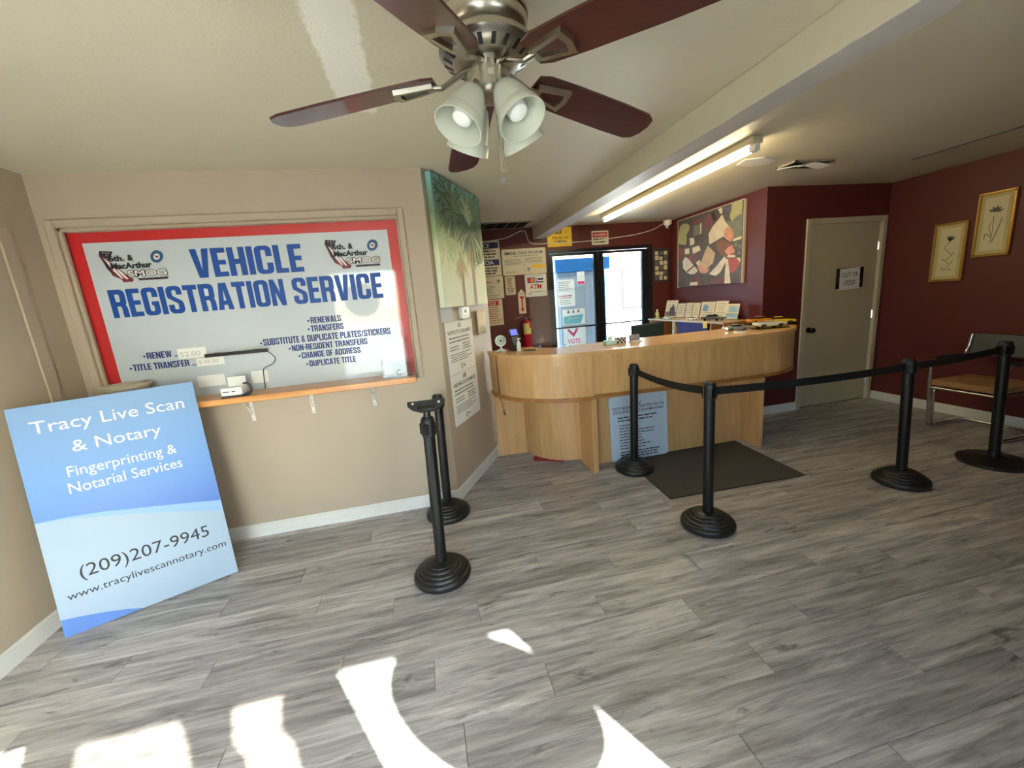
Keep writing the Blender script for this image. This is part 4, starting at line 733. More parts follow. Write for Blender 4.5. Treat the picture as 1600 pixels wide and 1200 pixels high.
bm = B(); tube(bm, [(0.03, 0.0, 2.095), (0.028, 0.0, 1.915)], 0.0012, 6); pc = obj('pull_chain', bm, 'chrome', fan); bm = B(); ball(bm, (0.028, 0, 1.905), 0.011, sz=0.7); obj('crystal_ball', bm, M['acrylic'], pc, True)

# ------------------------------------------------------------------ fluorescent strip, vents, ceiling marks
fx = thing('strip_light', 'long lit fluorescent strip light on the ceiling beside the beam', 'ceiling light', (2.262, 0, 0))
obj('channel', box(B(), -0.04, 0.04, 2.47, 4.82, HC-0.045, HC, 0.004), 'door_frame', fx)
bm = B(); cyl(bm, (0, 2.53, 2.366), (0, 4.76, 2.366), 0.0185, seg=16); obj('tube', bm, glow('lit_tube', (255, 236, 190), 15.0), fx, True)
for y in (2.50, 4.79): obj('lamp_holder', box(B(), -0.02, 0.02, y-0.03, y+0.03, 2.348, HC-0.045, 0.004), 'white', fx)
def vent(name, label, x0, x1, y0, y1, n, m_, nd=4):
    o = thing(name, label, 'vent', (0, 0, 0)); z = HC; bm = B()
    for a in ((x0, x1, y0, y0+0.02), (x0, x1, y1-0.02, y1), (x0, x0+0.02, y0, y1), (x1-0.02, x1, y0, y1)): box(bm, a[0], a[1], a[2], a[3], z-0.012, z)
    obj('vent_frame', bm, m_, o); obj('duct', box(B(), x0+0.02, x1-0.02, y0+0.02, y1-0.02, z-0.003, z-0.001), 'black', o)
    for i in range(nd-1): x = x0+(x1-x0)*(i+1)/nd; obj('divider', box(B(), x-0.006, x+0.006, y0+0.02, y1-0.02, z-0.011, z-0.003), m_, o)
    for i in range(n): y = y0+0.03+(y1-y0-0.06)*i/max(1, n-1); bm = B(); box(bm, x0+0.02, x1-0.02, y-0.010, y+0.010, -0.0008, 0.0008, 0, Matrix.Translation((0, y, z-0.008)) @ Matrix.Rotation(math.radians(35), 4, 'X') @ Matrix.Translation((0, -y, 0))); obj('louver', bm, 'darkgrey', o)
    return o
M['vent'] = mat('vent_enamel', (150, 142, 122), 0.5)
vent('ceiling_vent', 'dark slotted ceiling vent next to the back wall left of the beam', 0.72, 1.40, 4.97, 5.36, 6, 'vent', 5)
vent('ceiling_vent', 'small ceiling register with hanging flap above the beige door', 3.08, 3.46, 2.96, 3.16, 5, 'vent', 2)
ap = thing('drooping_flap', 'pale drooping panel hanging from the ceiling register', 'panel', (3.30, 3.02, HC-0.015)); bm = B(); box(bm, -0.10, 0.14, -0.05, 0.06, -0.003, 0.0, 0, Matrix.Rotation(math.radians(9), 4, 'Y')); obj('flap', bm, 'white_trim', ap); bm = B(); tube(bm, [(-0.22, 0.13, 0.0), (-0.13, 0.03, -0.005), (-0.10, 0.0, -0.012)], 0.005, 6); obj('edge_strip', bm, 'white', ap)
pp = thing('ceiling_patch', 'loose peeling patch on the ceiling beside the strip light', 'patch', (2.72, 2.98, HC)); bm = B(); prism(bm, [(-0.16, -0.06), (-0.02, -0.1), (0.14, -0.05), (0.17, 0.05), (0.05, 0.10), (-0.12, 0.07)], -0.008, 0.0); obj('plaster', bm, 'white_trim', pp)
tr = thing('ceiling_track', 'thin dark metal strip along the ceiling above the framed prints', 'track', (0, 0, 0)); bm = B(); box(bm, 4.325, 4.345, 1.9, 3.0, HC-0.006, HC); obj('strip', bm, 'darkgrey', tr)

# ------------------------------------------------------------------ notices on the back wall (x right, z up, facing the room)
def back_sign(name, label, x0, x1, z0, z1, m_, t=0.003, y=YB-0.001, r=0.012, cat='sign'):
    return panel(name, label, cat, frame((x0, y-t, z0), (1, 0, 0), (0, 0, 1)), x1-x0, z1-z0, t, m_, r=r)
M['sign_cream'] = mat('enamel_sign', (220, 214, 190), 0.45, 0, 0.03); M['old_sign'] = mat('aged_sign', (206, 196, 168), 0.5, 0, 0.05)
o = back_sign('service_notice', 'tall two-language price notice with navy bands, topmost behind the palm canvas', 0.60, 1.075, 1.855, 2.296, 'sign_cream')
bm = B(); rect(bm, 0.02, 0.455, 0.345, 0.42, 0.001); rect(bm, 0.02, 0.455, 0.13, 0.205, 0.001); obj('navy_band', bm, 'navy_band', o)
text(o, 'SERVICE', 0.06, 0.358, 0.28, 0.05, 'paper', 0.0018, 0.02); text(o, 'AGENCIA', 0.05, 0.143, 0.33, 0.05, 'paper', 0.0018, 0.02)
fine_print(o, lines(0.04, 0.44, 0.325, 3, 0.036, 0.022, 0.25, 4)+lines(0.04, 0.45, 0.11, 3, 0.034, 0.022, 0.2, 7), 'ink', seed=8)
o = back_sign('smog_check_sign', 'wide cream smog check program sign with a yellow highlighted box', 1.095, 1.70, 1.842, 2.178, 'sign_cream')
text(o, 'SMOG', 0.035, 0.262, 0.155, 0.036, 'ink', bold=0.03); text(o, 'CHECK PROGRAM', 0.215, 0.264, 0.345, 0.034, 'ink_navy', bold=0.008)
fine_print(o, lines(0.15, 0.5, 0.248, 1, 0.02, 0.01, 0.1, 1)+lines(0.03, 0.28, 0.205, 5, 0.016, 0.008, 0.15, 2)+lines(0.32, 0.58, 0.215, 4, 0.018, 0.008, 0.2, 3)+lines(0.04, 0.2, 0.05, 2, 0.014, 0.007, 0.1, 5), 'ink_soft', seed=3)
bm = B(); rect(bm, 0.40, 0.585, 0.075, 0.118, 0.001); obj('yellow_bar', bm, 'yellow', o); bm = B(); rect(bm, 0.30, 0.304, 0.04, 0.20, 0.001); obj('divider_line', bm, 'ink_soft', o); text(o, '$8.25', 0.33, 0.045, 0.055, 0.03, 'ink', bold=0.01) if False else fine_print(o, [(0.335, 0.385, 0.07, 0.016), (0.335, 0.385, 0.045, 0.016)], 'ink', name='stamp_print', seed=9)
o = back_sign('warning_notice', 'cream notice with red heading below the navy banded notice', 0.66, 1.085, 1.555, 1.848, 'sign_cream'); text(o, 'WARNING', 0.10, 0.20, 0.18, 0.03, 'ink_red', bold=0.01)
fine_print(o, lines(0.05, 0.37, 0.17, 8, 0.02, 0.009, 0.3, 5), 'ink_soft', seed=4); bm = B(); tube(bm, [(0.362+0.014*math.cos(a), 0.225+0.014*math.sin(a), 0.001) for a in [i*PI/6 for i in range(13)]], 0.005, 4); obj('ring_mark', bm, 'ink', o)
o = back_sign('red_notice', 'white notice with red NOTICE banner and red print, lowest left', 0.60, 1.05, 1.20, 1.545, 'sign_cream', r=0.006); bm = B(); rect(bm, 0.10, 0.40, 0.265, 0.325, 0.001); obj('red_band', bm, 'ink_red', o)
text(o, 'NOTICE', 0.13, 0.275, 0.23, 0.04, 'paper', 0.0018, 0.02); fine_print(o, lines(0.05, 0.43, 0.25, 8, 0.029, 0.012, 0.15, 5), 'ink_red', seed=6)
o = back_sign('yellowed_notice', 'small yellowed notice with corner screws under the smog check sign', 1.11, 1.25, 1.585, 1.832, 'old_sign'); fine_print(o, lines(0.02, 0.12, 0.225, 9, 0.022, 0.012, 0.4, 5, True), 'ink', seed=7)
for x, z in ((0.012, 0.012), (0.128, 0.012), (0.012, 0.235), (0.128, 0.235)): bm = B(); cyl(bm, (x, z, 0), (x, z, 0.002), 0.004, seg=8); obj('screw', bm, 'bronze', o)
o = back_sign('payment_sign', 'white payment cards sign with red ATM lettering', 1.385, 1.69, 1.54, 1.836, 'paper'); text(o, 'ATM', 0.06, 0.10, 0.17, 0.065, 'ink_red', bold=0.02, shear=0.1)
bm = B(); rect(bm, 0.035, 0.14, 0.185, 0.255, 0.001); obj('card_logo_ground', bm, 'ink_navy', o)
bm = B(); poly(bm, arc(0.075, 0.22, 0.03, 0, 360, 18)[:-1], 0.0014); obj('card_logo_disc', bm, 'ink_red', o); bm = B(); poly(bm, arc(0.105, 0.22, 0.03, 0, 360, 18)[:-1], 0.0018); obj('card_logo_disc', bm, mat('orange_ink', (238, 140, 60), 0.6), o)
bm = B(); rect(bm, 0.155, 0.26, 0.183, 0.2, 0.001); rect(bm, 0.155, 0.165, 0.2, 0.255, 0.001); rect(bm, 0.18, 0.26, 0.215, 0.24, 0.001); obj('card_logo_bars', bm, 'ink_navy', o); fine_print(o, [(0.04, 0.26, 0.272, 0.01), (0.05, 0.24, 0.06, 0.01), (0.03, 0.08, 0.03, 0.018)], 'ink_soft')
ar = panel('extinguisher_arrow', 'narrow sign with red downward arrow above the fire extinguisher', 'sign', frame((1.275, YB-0.003, 1.325), (1, 0, 0), (0, 0, 1)), 0.10, 0.265, 0.002, 'sign_cream'); bm = B(); poly(bm, [(0.04, 0.235), (0.06, 0.235), (0.06, 0.07), (0.08, 0.07), (0.05, 0.02), (0.02, 0.07), (0.04, 0.07)], 0.001); obj('arrow', bm, 'ink_red', ar); bm = B(); poly(bm, [(0.02, 0.245), (0.05, 0.215), (0.08, 0.245), (0.08, 0.215), (0.05, 0.188), (0.02, 0.215)], 0.0014); obj('chevron', bm, 'ink_red', ar)
bm = B(); prism(bm, [(0.0, 0.27), (0.1, 0.27), (0.05, 0.33)], -0.002, 0); obj('peak', bm, 'sign_cream', ar)
fe = thing('fire_extinguisher', 'red fire extinguisher with yellow label hung on the back wall', 'fire extinguisher', (1.345, YB-0.075, 0.86))
bm = B(); lathe(bm, [(0, 0), (0.055, 0), (0.062, 0.01), (0.062, 0.31), (0.05, 0.35), (0.022, 0.375), (0.02, 0.39), (0, 0.39)], 28); obj('cylinder', bm, mat('extinguisher_red', (190, 22, 40), 0.3), fe, True)
bm = B(); strip_wall(bm, arc(0, 0, 0.0635, 215, 325, 14), 0.001, 0.19, 0.335); obj('label_print', bm, mat('label_yellow', (228, 214, 130), 0.5, 0, 0.3, 60), fe); bm = B(); strip_wall(bm, arc(0, 0, 0.0645, 290, 325, 6), 0.001, 0.27, 0.33); obj('label_mark', bm, 'ink_red', fe)
bm = B(); cyl(bm, (0, 0, 0.385), (0, 0, 0.42), 0.018, seg=14); box(bm, -0.015, 0.10, -0.012, 0.012, 0.425, 0.433, 0, Matrix.Rotation(math.radians(-18), 4, 'Y')); box(bm, -0.02, 0.10, -0.012, 0.012, 0.40, 0.407); obj('valve_handle', bm, 'chrome', fe)
bm = B(); tube(bm, smooth_path([(-0.015, 0, 0.41), (-0.06, -0.02, 0.39), (-0.078, -0.02, 0.3), (-0.072, -0.02, 0.16)]), 0.008, 8); obj('hose', bm, 'black', fe, True); obj('wall_hook', box(B(), -0.02, 0.02, 0.05, 0.074, 0.33, 0.41), 'grey', fe)
o = back_sign('camera_warning_sign', 'yellow smile you are on camera sign under the beam', 1.738, 2.085, 2.175, 2.425, 'yellow', r=0.004); text(o, 'SMILE', 0.05, 0.165, 0.16, 0.048, 'ink', bold=0.03); text(o, "YOU'RE ON", 0.06, 0.095, 0.235, 0.036, 'ink', bold=0.012); text(o, 'CAMERA', 0.085, 0.045, 0.19, 0.036, 'ink', bold=0.012)
bm = B(); tube(bm, [(0.27+0.022*math.cos(a), 0.19+0.022*math.sin(a), 0.001) for a in [i*PI/8 for i in range(17)]], 0.002, 4); tube(bm, [(0.27+0.012*math.cos(a), 0.19+0.012*math.sin(a), 0.001) for a in [PI+i*PI/6 for i in range(7)]], 0.002, 4); obj('smile_face', bm, 'ink_soft', o)
o = back_sign('refusal_sign', 'small red and white we reserve the right sign above the glass doors', 2.375, 2.622, 2.168, 2.352, 'sign_cream', r=0.01); bm = B(); rect(bm, 0.015, 0.232, 0.098, 0.165, 0.001); obj('red_band', bm, 'ink_red', o); text(o, 'WE RESERVE', 0.03, 0.115, 0.185, 0.032, 'paper', 0.0018, 0.01); fine_print(o, [(0.02, 0.225, 0.066, 0.02), (0.035, 0.21, 0.028, 0.02)], 'ink', seed=2)
o = back_sign('photo_collage', 'dark board of small pale photos right of the glass doors', 3.302, 3.552, 1.60, 2.065, 'darkgrey', 0.012); rnd = random.Random(11)
for i in range(3):
    for j in range(6): bm = B(); box(bm, 0.025+i*0.07, 0.025+i*0.07+rnd.uniform(0.045, 0.066), 0.03+j*0.07, 0.03+j*0.07+rnd.uniform(0.045, 0.064), 0, 0.001); obj('photo', bm, 'cream_paper' if (i+j) % 3 else 'ink_soft', o)
sc = thing('security_camera', 'small white dome security camera high in the back corner', 'camera', (3.50, YB-0.055, 2.405)); bm = B(); lathe(bm, [(0, 0.03), (0.055, 0.03), (0.057, -0.015), (0.05, -0.03), (0, -0.03)], 24); obj('mount', bm, 'white', sc, True); bm = B(); ball(bm, (0, -0.005, -0.04), 0.036); eye = obj('dome', bm, 'white', sc, True); bm = B(); cyl(bm, (0, -0.036, -0.055), (0, -0.044, -0.058), 0.013, seg=12); obj('lens', bm, 'black_gloss', eye)
cb = thing('camera_cable', 'thin white cable sagging along the top of the back wall', 'cable', (0, 0, 0)); bm = B(); tube(bm, smooth_path([(3.45, YB-0.02, 2.40), (3.3, YB-0.012, 2.33), (3.05, YB-0.012, 2.28), (2.8, YB-0.012, 2.255), (2.55, YB-0.012, 2.235), (2.2, YB-0.014, 2.22), (1.8, YB-0.014, 2.222), (1.5, YB-0.01, 2.24), (1.42, YB-0.01, 2.40), (1.2, YB-0.01, 2.33), (1.02, YB-0.01, 2.30), (0.8, YB-0.01, 2.29)]), 0.005, 6); obj('cable', bm, 'white', cb, True)

# papers taped to the left glass leaf
def door_sheet(name, label, x0, x1, z0, z1, m_): return panel(name, label, 'paper', frame((x0, YB+0.036, z0), (1, 0, 0), (0, 0, 1)), x1-x0, z1-z0, 0.001, m_, part='sheet')
o = door_sheet('taped_notice', 'white notice with red lines taped on the glass door', 1.85, 2.105, 1.368, 1.736, 'thin_paper'); fine_print(o, lines(0.02, 0.235, 0.345, 6, 0.024, 0.012, 0.3, 5), 'ink_soft', seed=3); fine_print(o, [(0.02, 0.22, 0.14, 0.018), (0.03, 0.2, 0.115, 0.014)], 'ink_red', name='red_print'); fine_print(o, lines(0.03, 0.22, 0.09, 3, 0.024, 0.01, 0.3, 6), 'ink_soft', name='foot_print')
o = door_sheet('pink_sticker', 'white sticker with pink band high on the glass door', 2.15, 2.262, 1.655, 1.83, 'thin_paper'); bm = B(); rect(bm, 0.005, 0.105, 0.005, 0.045, 0.001); obj('pink_band', bm, 'thin_pink', o)
o = door_sheet('photo_flyer', 'white and cyan flyer with small figures on the glass door', 1.905, 2.245, 1.108, 1.325, 'thin_paper'); bm = B(); poly(bm, [(0.015, 0.01), (0.27, 0.01), (0.32, 0.135), (0.015, 0.12)], 0.001); obj('cyan_field', bm, 'thin_cyan', o); fine_print(o, [(0.05, 0.3, 0.14, 0.012), (0.08, 0.26, 0.085, 0.012)], 'paper', 0.0016)
bm = B()
for x in (0.09, 0.165, 0.24): poly(bm, [(x-0.02, 0.165), (x+0.02, 0.165), (x+0.012, 0.185), (x+0.006, 0.205), (x-0.006, 0.205), (x-0.012, 0.185)], 0.001)
obj('figures', bm, 'ink_soft', o)
o = door_sheet('check_mark_flyer', 'white flyer with big pink check mark low on the glass door', 1.905, 2.245, 0.80, 1.07, 'thin_paper'); bm = B(); poly(bm, [(0.055, 0.235), (0.085, 0.25), (0.15, 0.185), (0.195, 0.255), (0.23, 0.24), (0.155, 0.125)], 0.001); obj('check_mark', bm, 'thin_pink', o); text(o, 'VOTE', 0.06, 0.035, 0.19, 0.07, 'thin_pink', bold=0.02)

# ------------------------------------------------------------------ abstract painting on the alcove wall
for k, c in dict(ygreen=(176, 172, 124), grey_green=(120, 124, 112), mauve=(122, 78, 78), cream=(214, 200, 176), pink=(206, 142, 122), dark=(58, 40, 42), blue_grey=(92, 96, 122), tan=(196, 164, 128), brown=(132, 92, 70), red=(170, 84, 76)).items(): M['pa_'+k] = mat('paint_'+k, c, 0.6, 0, 0.3, 12)
pa = thing('abstract_painting', 'large abstract painting of cream, mauve and grey shapes on the red alcove wall', 'painting', mtx=frame((XA-0.03, 5.22, 1.50), (0, -1, 0), (0, 0, 1)))
obj('canvas', box(B(), 0, 1.182, 0, 0.887, -0.029, 0, 0.002), mat('paint_ground', (92, 86, 84), 0.6, 0, 0.5, 6), pa)
bm = B(); box(bm, 1.182, 1.19, -0.004, 0.891, -0.029, 0.003); box(bm, -0.008, 0, -0.004, 0.891, -0.029, 0.003); box(bm, 0, 1.182, 0.887, 0.893, -0.029, 0.003); obj('edge_frame', bm, 'cream_paper', pa)
for j, (c, pl) in enumerate(PAINT):
    bm = B(); poly(bm, [(min(max(x, 0.004), 1.178), min(max(y, 0.004), 0.883)) for x, y in pl], 0.0008+0.00005*j); obj('painted_shape', bm, 'pa_'+c, pa)

# ------------------------------------------------------------------ two gilt botanical prints on the right wall
M['gilt'] = mat('gilt_frame', (184, 146, 70), 0.35, 0.7, 0.25, 90); M['print'] = mat('botanical_paper', (214, 204, 164), 0.6, 0, 0.03); M['matb'] = mat('mat_board', (196, 180, 126), 0.7, 0, 0.04); M['pencil'] = mat('grey_green_ink', (136, 132, 112), 0.7)
def botanical(label, y0, z0, w, h, kind):
    o = thing('framed_print', label, 'picture', mtx=frame((XR-0.022, y0, z0), (0, -1, 0), (0, 0, 1)), group='gilt framed botanical prints'); f = 0.022; bm = B()
    for a in ((0, w, 0, f), (0, w, h-f, h), (0, f, f, h-f), (w-f, w, f, h-f)): box(bm, a[0], a[1], a[2], a[3], -0.02, 0.006, 0.004)
    fr_ = obj('frame', bm, 'gilt', o); bm = B(); n = int(h/0.018)
    for i in range(n):
        for x in (f*0.75, w-f*0.75): ball(bm, (x, h*(i+0.5)/n, 0.006), 0.0055, 6, 4)
    n = int(w/0.018)
    for i in range(n):
        for y in (f*0.75, h-f*0.75): ball(bm, (w*(i+0.5)/n, y, 0.006), 0.0055, 6, 4)
    bd = obj('beading', bm, 'gilt', fr_); bd['kind'] = 'stuff'
    obj('mat_board', box(B(), f, w-f, f, h-f, -0.018, -0.006), 'matb', o); mb = 0.03; obj('print', box(B(), f+mb, w-f-mb, f+mb, h-f-mb, -0.006, -0.0055), 'print', o)
    bm = B(); z = -0.004; c = w/2
    if kind == 0:
        tube(bm, smooth_path([(c-0.01, h*0.2, z), (c-0.005, h*0.4, z), (c-0.01, h*0.62, z)]), 0.0022, 4)
        tube(bm, smooth_path([(c-0.01, h*0.3, z), (c-0.05, h*0.36, z), (c-0.055, h*0.28, z)]), 0.003, 4); tube(bm, smooth_path([(c, h*0.22, z), (c+0.03, h*0.42, z), (c+0.05, h*0.58, z)]), 0.003, 4); tube(bm, smooth_path([(c-0.005, h*0.3, z), (c-0.03, h*0.45, z), (c-0.02, h*0.55, z)]), 0.002, 4)
        for a in (-60, -25, 10, 40, 75): d = Vector((math.sin(math.radians(a)), math.cos(math.radians(a)))); q = Vector((d.y, -d.x)); p = Vector((c, h*0.68)); poly(bm, [p, p+d*0.03+q*0.012, p+d*0.06, p+d*0.03-q*0.012], z+0.0008)
    else:
        tube(bm, smooth_path([(c-0.02, h*0.18, z), (c+0.02, h*0.28, z), (c-0.015, h*0.36, z), (c+0.025, h*0.45, z), (c-0.03, h*0.58, z), (c+0.01, h*0.68, z)]), 0.0025, 4)
        for x, y, a in ((c-0.03, h*0.22, 120), (c+0.035, h*0.32, 40), (c-0.03, h*0.38, 150), (c+0.04, h*0.47, 30), (c+0.03, h*0.2, -30)): d = Vector((math.cos(math.radians(a)), math.sin(math.radians(a)))); q = Vector((-d.y, d.x)); p = Vector((x, y)); poly(bm, [p-d*0.02, p+q*0.006, p+d*0.02, p-q*0.006], z+0.0004)
        for i in range(7): a = math.radians(60+i*12-20); d = Vector((math.cos(a), math.sin(a))); q = Vector((-d.y, d.x)); p = Vector((c, h*0.68)); poly(bm, [p, p+d*0.035+q*0.007, p+d*0.065, p+d*0.035-q*0.007], z+0.0008)
    obj('flower_drawing', bm, 'pencil', o)
botanical('gilt framed botanical print with curling stem, the lower one nearest the beige door', 3.30, 1.348, 0.265, 0.563, 1)
botanical('gilt framed botanical lily print, the higher one over the chair', 2.985, 1.556, 0.258, 0.568, 0)

# out of order notice on the beige door
o = panel('door_plaque', 'black plaque fixed to the beige door behind the out of order paper', 'plaque', frame((4.552, YD+0.0185, 1.342), (1, 0, 0), (0, 0, 1)), 0.378, 0.222, 0.004, 'black_gloss', r=0.008)
bm = B(); box(bm, 0.335, 0.345, 0.05, 0.08, 0, 0.001); obj('plaque_mark', bm, 'ink_soft', o)
o = panel('out_of_order_paper', 'white handwritten OUT OF ORDER paper taped over black door plaque', 'paper', frame((4.60, YD+0.0135, 1.325), (1, 0, 0.03), (0, 0, 1)), 0.278, 0.232, 0.0008, 'paper', part='sheet'); text(o, 'OUT OF', 0.025, 0.135, 0.225, 0.05, 'ink', bold=0.0); text(o, 'ORDER', 0.055, 0.045, 0.165, 0.055, 'ink', bold=0.0)

# ------------------------------------------------------------------ chrome cantilever chair by the right wall
ch = thing('waiting_chair', 'chrome cantilever armchair with tan seat and dark backrest by the red wall', 'chair', (4.80, 2.55, 0))
for s in (-1, 1):
    y = s*0.255; bm = B(); tube(bm, smooth_path([(0.20, y*0.97, 0.86), (0.17, y, 0.70), (0.10, y, 0.655), (-0.16, y, 0.66), (-0.235, y, 0.63), (-0.25, y, 0.56), (-0.222, y, 0.28), (-0.20, y, 0.08), (-0.19, y, 0.025), (-0.13, y, 0.014), (0.10, y, 0.014), (0.28, y, 0.014)], 5), (0.0140, 0.0140), 10); obj('side_frame', bm, 'chrome', ch, True)
    bm = B(); tube(bm, smooth_path([(0.12, y, 0.672), (0.0, y, 0.676), (-0.14, y, 0.676), (-0.20, y, 0.665)]), (0.024, 0.012), 10); obj('arm_pad', bm, 'black', ch, True)
bm = B(); tube(bm, [(0.28, -0.255, 0.014), (0.28, 0.255, 0.014)], 0.0125, 10); obj('rear_rail', bm, 'chrome', ch, True)
bm = B(); tube(bm, [(-0.235, -0.255, 0.40), (-0.235, 0.255, 0.40)], 0.010, 10); obj('seat_rail', bm, 'chrome', ch, True)
for s in (-1, 1):
    bm = B(); tube(bm, smooth_path([(0.16, s*0.235, 0.40), (-0.12, s*0.235, 0.405), (-0.195, s*0.235, 0.385), (-0.20, s*0.235, 0.30), (-0.17, s*0.24, 0.06), (-0.12, s*0.25, 0.016)]), 0.0115, 10); obj('inner_leg', bm, 'chrome', ch, True)
M['tweed'] = mat('tan_tweed', (152, 112, 74), 0.9, 0, 0.2, 90, bump=0.4, bscale=260)
bm = B(); box(bm, -0.25, 0.21, -0.24, 0.24, 0.42, 0.48, 0.022, seg=3); obj('seat', bm, 'tweed', ch, True); obj('seat_pan', box(B(), -0.20, 0.20, -0.22, 0.22, 0.385, 0.40, 0.004), mat('brown_laminate', (110, 76, 52), 0.5), ch)
bm = B(); box(bm, -0.022, 0.022, -0.245, 0.245, -0.10, 0.10, 0.02, Matrix.Translation((0.215, 0, 0.765)) @ Matrix.Rotation(math.radians(10), 4, 'Y'), 3); obj('backrest', bm, mat('charcoal_vinyl', (70, 72, 72), 0.5), ch, True)

# ------------------------------------------------------------------ things on the counter
o = thing('desk_webcam', 'round white webcam on a stand at the left end of the counter', 'webcam', (0.655, 3.64, CT), math.radians(-8)); bm = B(); lathe(bm, [(0, 0), (0.05, 0), (0.048, 0.008), (0.02, 0.02), (0.009, 0.028), (0.008, 0.05), (0, 0.05)], 24); obj('stand', bm, 'white', o, True)
T = Matrix.Translation((0, 0, 0.095)) @ Matrix.Rotation(math.radians(82), 4, 'X'); bm = B(); lathe(bm, [(0, -0.02), (0.04, -0.018), (0.052, 0), (0.052, 0.014), (0.046, 0.02), (0.04, 0.018)], 28, T); hd = obj('head', bm, 'white', o, True); bm = B(); lathe(bm, [(0.041, 0.0185), (0.038, 0.02), (0.012, 0.016), (0, 0.016)], 24, T); obj('face', bm, mat('pale_grey_dial', (176, 188, 182), 0.4), hd, True); bm = B(); lathe(bm, [(0.008, 0.0165), (0.006, 0.022), (0, 0.022)], 12, T); obj('lens', bm, 'black_gloss', hd, True)
bm = B(); tube(bm, smooth_path([(0, -0.045, 0.006), (-0.02, -0.10, 0.006), (-0.055, -0.145, -0.01), (-0.06, -0.15, -0.12), (-0.055, -0.14, -0.36), (-0.03, -0.15, -0.52), (-0.02, -0.13, -0.58), (-0.035, -0.06, -0.56)]), 0.003, 6); obj('cable', bm, 'black', o, True)
o = thing('payment_terminal', 'black payment terminal with lit blue screen on the counter', 'payment terminal', (0.775, 3.60, CT), math.radians(12)); bm = B(); box(bm, -0.045, 0.045, -0.05, 0.05, 0, 0.012, 0.004); tube(bm, [(0, 0.01, 0.01), (0, 0.01, 0.07)], 0.014, 10); obj('stand', bm, 'black', o)
T = Matrix.Translation((0, -0.005, 0.115)) @ Matrix.Rotation(math.radians(-24), 4, 'X'); bm = B(); box(bm, -0.04, 0.04, -0.012, 0.016, -0.085, 0.085, 0.006, T); hb = obj('body', bm, 'black', o); bm = B(); box(bm, -0.032, 0.032, -0.0135, -0.012, 0.02, 0.075, 0, T); obj('screen', bm, glow('blue_screen', (84, 92, 200), 0.5), hb)
for i in range(3):
    for j in range(4): bm = B(); box(bm, -0.028+i*0.02, -0.014+i*0.02, -0.014, -0.012, -0.07+j*0.02, -0.057+j*0.02, 0, T); obj('key', bm, 'grey', hb)
o = thing('sanitizer_bottle', 'small white pump bottle on the counter beside the payment terminal', 'bottle', (0.79, 3.50, CT)); bm = B(); lathe(bm, [(0, 0), (0.017, 0), (0.019, 0.004), (0.019, 0.07), (0.01, 0.082), (0.009, 0.092), (0, 0.092)], 20); obj('body', bm, 'white', o, True); bm = B(); cyl(bm, (0, 0, 0.092), (0, 0, 0.112), 0.006, seg=10); box(bm, -0.008, 0.02, -0.006, 0.006, 0.108, 0.116); obj('pump', bm, 'white', o)
o = thing('pen', 'dark pen lying on the rounded corner counter', 'pen', (0.885, 3.46, CT+0.005), math.radians(-35)); bm = B(); cyl(bm, (-0.06, 0, 0), (0.05, 0, 0), 0.0045, seg=10); obj('barrel', bm, 'darkgrey', o, True); bm = B(); cyl(bm, (0.05, 0, 0), (0.066, 0, 0), 0.004, 0.001, 10); obj('tip', bm, 'chrome', o, True)
o = thing('sneeze_guard', 'clear acrylic shield standing on the left part of the counter', 'shield', (0, 0, 0)); bm = B(); ga, gb = Vector((0.945, 3.60, 0)), Vector((1.375, 3.33, 0)); dd = (gb-ga).normalized(); nn = Vector((-dd.y, dd.x, 0))*0.004
for a, b, z0, z1 in ((ga, gb, CT+0.02, 1.58),): prism(bm, [(a.x, a.y), (b.x, b.y), (b.x+nn.x, b.y+nn.y), (a.x+nn.x, a.y+nn.y)], z0, z1)
obj('sheet', bm, 'acrylic', o)
for p in (ga+dd*0.06, ga+dd*0.30): T = Matrix.Translation((p.x, p.y, CT)) @ Matrix.Rotation(math.atan2(dd.y, dd.x), 4, 'Z'); bm = B(); box(bm, -0.012, 0.012, -0.05, 0.05, 0, 0.02, 0.003, T); obj('foot', bm, 'acrylic', o)
o = thing('checker_box', 'small black and white checkered box on the counter', 'box', (1.70, 3.36, MT)); obj('box', box(B(), -0.045, 0.045, -0.03, 0.03, 0, 0.055, 0.002), 'white', o); bm = B()
for i in range(5):
    for j in range(3):
        if (i+j) % 2 == 0: box(bm, -0.045+i*0.018, -0.027+i*0.018, -0.0312, -0.03, 0.002+j*0.0175, 0.0195+j*0.0175)
obj('checkers', bm, 'ink', o)
o = thing('card_holder', 'clear business card holder with grey cards on the counter', 'card holder', (1.835, 3.34, MT), math.radians(6)); bm = B(); box(bm, -0.055, 0.055, -0.03, 0.03, 0, 0.012, 0.002); obj('tray', bm, 'white', o); bm = B(); box(bm, -0.048, 0.048, -0.012, 0.012, 0.0, 0.055, 0, Matrix.Translation((0, 0, 0.012)) @ Matrix.Rotation(math.radians(-14), 4, 'X')); obj('cards', bm, mat('grey_cards', (150, 142, 150), 0.5, 0, 0.3, 30), o); obj('clip', box(B(), -0.003, 0.003, -0.002, 0.002, 0.012, 0.09), 'chrome', o)
o = thing('tissue_pack', 'pale cyan tissue pack on the counter left of the checkered box', 'tissue pack', (1.585, 3.33, MT)); bm = B(); box(bm, -0.05, 0.05, -0.035, 0.035, 0, 0.04, 0.012, seg=3); obj('pack', bm, mat('pale_cyan', (196, 232, 240), 0.5), o, True); bm = B(); prism(bm, [(-0.02, 0), (0.02, 0), (0.028, 0.03), (0.008, 0.045), (-0.02, 0.03)], -0.004, 0.004, Matrix.Translation((0, 0, 0.036)) @ Matrix.Rotation(PI/2, 4, 'X')); obj('tissue', bm, 'paper', o)
